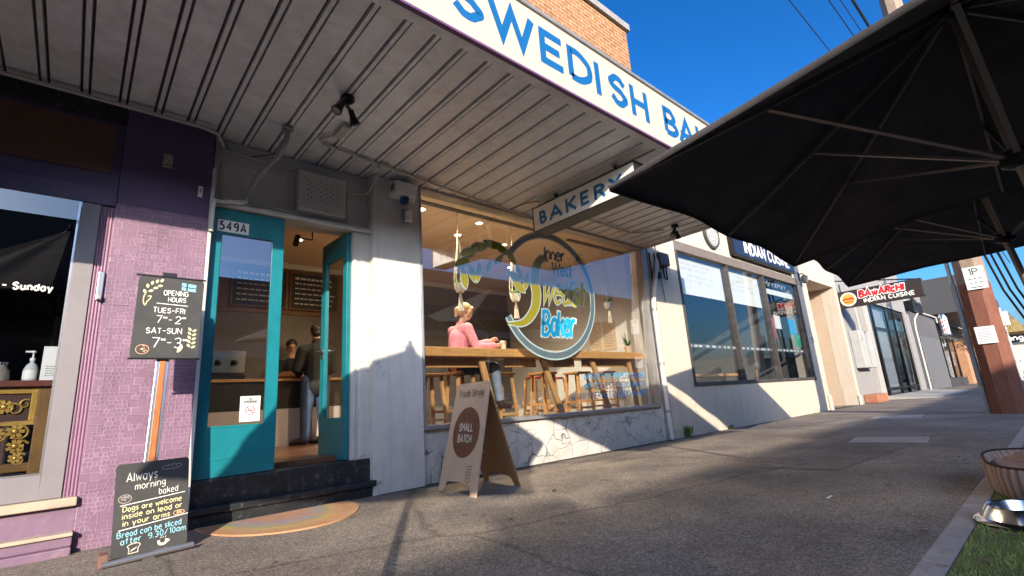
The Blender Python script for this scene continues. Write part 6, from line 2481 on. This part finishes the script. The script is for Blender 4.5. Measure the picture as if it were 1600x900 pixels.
part(bo2, 'chalk_dog_line', mb, CYEL, top=t)
mb = MB()
write(mb, 'Bread can be sliced', pt2(.025, .108), ru, v2, n2, .031, .13, jit=.05, fit=.325, gap=.3)
write(mb, 'after  9.30/10am', pt2(.045, .068), ru, v2, n2, .031, .13, jit=.05, fit=.325, gap=.3)
part(bo2, 'chalk_bread_line', mb, CBLUE, top=t)
mb = MB()
cookie(mb, .335, .196, .03, .014, O2, u2, v2, n2)
part(bo2, 'chalk_pretzel', mb, CORNG, top=t)
mb = MB()
toast = smooth_pts([(.085, .012), (.085, .042), (.078, .054), (.10, .064), (.135, .062), (.14, .05), (.132, .042), (.13, .014)], 3, 100)
ribbon(mb, toast, .004, O2, u2, v2, n2, .0006, closed=True)
for k in range(4):
    ribbon(mb, [(.095 + k * .007, .022 + k * .004), (.102 + k * .007, .034 + k * .003)], .004, O2, u2, v2, n2, .001)
ribbon(mb, smooth_pts([(.232, .052), (.238, .032), (.255, .028), (.27, .034), (.274, .054)], 4, 170), .014, O2, u2, v2, n2, .0006)
ribbon(mb, smooth_pts([(.274, .05), (.288, .046), (.282, .036), (.27, .038)], 4, 170), .004, O2, u2, v2, n2, .0009)
for k in range(3):
    ribbon(mb, [(.242 + k * .012, .062), (.247 + k * .012, .072)], .003, O2, u2, v2, n2, .0006)
part(bo2, 'chalk_drawing', mb, M('chalk_cream', (.70, .62, .52), .9), top=t)
part(t, 'foot', MB().tube([(.215, -.74, .02), (.67, -.715, .035)], .017, 12).bar((.44, -.72, .012), (.44, -.30, .012), .06, .02), ALU, True)
part(t, 'foot_bracket', MB().box(.20, .245, -.72, -.60, .0, .07), M('rust_bracket', (.2, .1, .08), .7), bevel=.005)

# door mat
mb = MB()
pts = []
for k in range(41):
    a = math.pi + k * math.pi / 40
    pts.append((.60 * math.cos(a), .80 * math.sin(a)))
mb.prism(pts, (0, 0, .001), X, Y, Z, .012)
solo('door_mat', 'half round coir door mat with a faded rainbow at the bakery steps', 'mat', mb, mat_rainbow(), (1.385, -.045, 0), local=True)

# dog bed, its cushion, the steel bowl
t = thing('dog_bed', 'striped wicker dog bed with a dark rim at the right edge of the footpath', 'dog bed', (4.80, -4.55, .006), R(8))
vs, fs = [], []
n = 380
prof = [(.98, 0), (1.03, .03), (1.05, .09), (1.06, .15), (1.045, .19), (1.0, .19), (.97, .17), (.93, .12), (.82, .11), (.0, .11)]
for j, (r_, z) in enumerate(prof):
    for k in range(n):
        a = 2 * math.pi * k / n
        rid = 1 + (.010 * math.sin(a * 76) if 0 < j < 8 else 0)
        c, s_ = math.cos(a), math.sin(a)
        q = (abs(c) ** 3.2 + abs(s_) ** 3.2) ** (-1 / 3.2)
        dip = -.03 * max(0, math.cos(a + 1.9)) ** 4 if 2 < j < 7 else 0
        vs.append((c * q * r_ * .56 * rid, s_ * q * r_ * .40 * rid, z + dip))
for j in range(len(prof) - 1):
    for k in range(n):
        k2 = (k + 1) % n
        fs.append((j * n + k, j * n + k2, (j + 1) * n + k2, (j + 1) * n + k))
fs.append(tuple(range(n))[::-1])


def striped():
    mt, tt, p = nodes('striped_basket')
    N, L = tt.nodes.new, tt.links.new
    tc = N('ShaderNodeTexCoord')
    sx_ = N('ShaderNodeSeparateXYZ')
    L(tc.outputs['Object'], sx_.inputs[0])
    at = N('ShaderNodeMath')
    at.operation = 'ARCTAN2'
    L(sx_.outputs[1], at.inputs[0])
    L(sx_.outputs[0], at.inputs[1])
    ml = N('ShaderNodeMath')
    ml.operation = 'MULTIPLY'
    ml.inputs[1].default_value = 76
    L(at.outputs[0], ml.inputs[0])
    sn = N('ShaderNodeMath')
    sn.operation = 'SINE'
    L(ml.outputs[0], sn.inputs[0])
    cr = N('ShaderNodeMapRange')
    cr.inputs['From Min'].default_value = -.4
    cr.inputs['From Max'].default_value = .4
    L(sn.outputs[0], cr.inputs[0])
    mx = N('ShaderNodeMix')
    mx.data_type = 'RGBA'
    mx.inputs[6].default_value = (.27, .175, .135, 1)
    mx.inputs[7].default_value = (.42, .285, .22, 1)
    L(cr.outputs[0], mx.inputs[0])
    L(mx.outputs[2], p.inputs['Base Color'])
    p.inputs['Roughness'].default_value = .9
    nz = N('ShaderNodeTexNoise')
    nz.inputs['Scale'].default_value = 150
    L(tc.outputs['Object'], nz.inputs[0])
    bp = N('ShaderNodeBump')
    bp.inputs['Strength'].default_value = .6
    bp.inputs['Distance'].default_value = .004
    L(nz.outputs[0], bp.inputs['Height'])
    L(bp.outputs[0], p.inputs['Normal'])
    return mt


part(t, 'basket', MB().add(vs, fs), striped(), True, local=True)
P_ = []
for k in range(61):
    a = 2 * math.pi * k / 60
    c, s_ = math.cos(a), math.sin(a)
    q = (abs(c) ** 3.2 + abs(s_) ** 3.2) ** (-1 / 3.2)
    dip = -.03 * max(0, math.cos(a + 1.9)) ** 4
    P_.append((c * q * 1.03 * .56, s_ * q * 1.03 * .40, .193 + dip))
part(t, 'rim', MB().tube(P_, .009, 8), M('rim_dark', (.03, .018, .016), .8), True, local=True)
t2 = thing('dog_cushion', 'pinkish brown plush cushion inside the wicker dog bed', 'cushion', (4.86, -4.52, .06), R(8))
mb = MB()
ell(mb, (0, 0, .08), (.52, .37, .075), None, 28, 12)
ell(mb, (-.12, .12, .12), (.26, .13, .075), Matrix.Rotation(.3, 3, 'Z'), 20, 10)
part(t2, 'cover', mb, CUSH, True, local=True)
t = thing('dog_bowl', 'stainless steel dog bowl with a black paw print on the turf', 'bowl', (3.74, -4.385, .012))
part(t, 'shell', MB().lathe([(0, .001), (.225, 0), (.235, .006), (.228, .015), (.205, .022), (.175, .075), (.168, .082), (.158, .078), (.14, .03), (.11, .018), (0, .016)], n=48), STEEL, True, local=True)
part(t, 'rubber_ring', MB().lathe([(.222, -.008), (.236, -.006), (.236, .0), (.222, .0)], n=40), BLK, True, local=True)
mb = MB()
a0 = math.atan2(-.275, -3.78) + .95
for (da, dz, r_) in ((0, 0, .014), (-.09, .016, .007), (-.03, .024, .007), (.04, .023, .007), (.10, .013, .007)):
    a = a0 - da
    zz_ = .042 + dz
    rr_ = .205 - (.03) * (zz_ - .022) / .053 + .0015
    c = Vector((math.cos(a) * rr_, math.sin(a) * rr_, zz_))
    tu = Vector((-math.sin(a), math.cos(a), 0))
    tv = Vector((-.5 * math.cos(a), -.5 * math.sin(a), .87))
    b_ = [c + tu * r_ * math.cos(q) * 1.2 + tv * r_ * math.sin(q) for q in np.linspace(0, 6.283, 13)[:-1]]
    mb.add(b_, [tuple(range(12))])
part(t, 'paw_print', mb, BLK, local=True)

# litter
random.seed(21)
lf = MB()
lf.add([(-.03, 0, .002), (-.01, .014, .009), (.012, .012, .006), (.032, 0, .012), (.01, -.013, .01), (-.012, -.012, .004)], [(0, 1, 2, 3, 4, 5)])
lme = lf.mesh('dry_leaf', recalc=False)
lme.materials.append(DRYL)
spots_ = [(6.2, -3.85), (6.35, -3.78), (6.28, -3.95), (6.5, -3.9), (6.1, -3.98), (6.42, -3.7), (7.8, -3.9), (4.6, -3.6), (3.35, -4.0), (5.4, -3.2), (7.2, -2.5), (6.0, -2.9), (3.6, -3.95), (3.3, -3.9), (5.0, -3.97), (3.25, -1.45), (2.35, -1.9), (3.9, -2.0), (2.9, -4.28), (3.2, -4.3), (2.75, -4.15), (3.45, -4.26), (2.2, -.42), (1.95, -.5)]
for x, y in spots_:
    o = bpy.data.objects.new('fallen_leaf', lme)
    col.objects.link(o)
    o.location = (x, y, .011 if y < -4.06 else .002)
    o.rotation_euler = (random.uniform(-.3, .3), random.uniform(-.3, .3), random.uniform(0, 6.28))
    k = random.uniform(.6, 1.2)
    o.scale = (k, k, k)
    tag(o, 'small dry brown leaf lying on the ground along the footpath', 'leaf', 'dry leaves on the footpath')
solo('paper_scrap', 'slim white paper scrap on the dark footpath', 'litter', MB().box(-.045, .045, -.008, .008, .001, .006), PAPER, (4.0, -3.38, 0), local=True)

# ------------------------------------------------------------------ across the street (seen in the shop glass)
def opposite(name, x0, x1, H, mat, lab, steps=(), seed=1):
    rnd = random.Random(seed)
    t = thing(name, lab, 'building', ((x0 + x1) / 2, -19.2, 0))
    part(t, 'wall', MB().box(x0, x1, -29, -19.2, -.1, H), mat)
    mb = MB()
    for a, b, h in steps:
        mb.box(a, b, -19.5, -19.19, H, H + h)
    if steps:
        part(t, 'parapet', mb, mat)
    mb = MB()
    mb.box(x0, x1, -19.19, -17.2, 3.3, 3.5)
    mb.box(x0, x1, -17.35, -17.2, 3.5, 4.0)
    part(t, 'awning', mb, M('opposite_awning', (.20, .20, .20), .6))
    mb = MB()
    x = x0 + .8
    while x < x1 - 3:
        mb.box(x, x + 2.4, -19.195, -19.15, .6, 2.7)
        mb.box(x + .4, x + 1.8, -19.195, -19.15, 4.6, 6.1)
        x += 3.1
    part(t, 'window', mb, M('opposite_glass', (.03, .035, .04), .15))


opposite('opposite_shops', -34, -3.2, 6.95, M('opposite_grey', (.30, .31, .33), .7, var=.1), 'grey parapet shop row across the street, mirrored in the purple shop glass', ((-8.9, -8.2, .22), (-7.9, -3.2, .10)))
opposite('opposite_brick_shop', -3.15, 11.8, 7.05, M('opposite_brown', (.16, .12, .10), .8, var=.15), 'brown parapet shop across the street, mirrored in the door glass', ((-3.1, 11.7, .06),))
opposite('opposite_corner_shop', 11.85, 35.0, 7.35, M('opposite_taupe', (.17, .14, .125), .8, var=.12), 'taupe corner building across the street, mirrored in the bakery window', ())
opposite('opposite_low_shop', 60, 120, 3.6, M('opposite_low', (.16, .15, .14), .8, var=.15), 'low shop far across the street, mirrored in the restaurant windows', ())
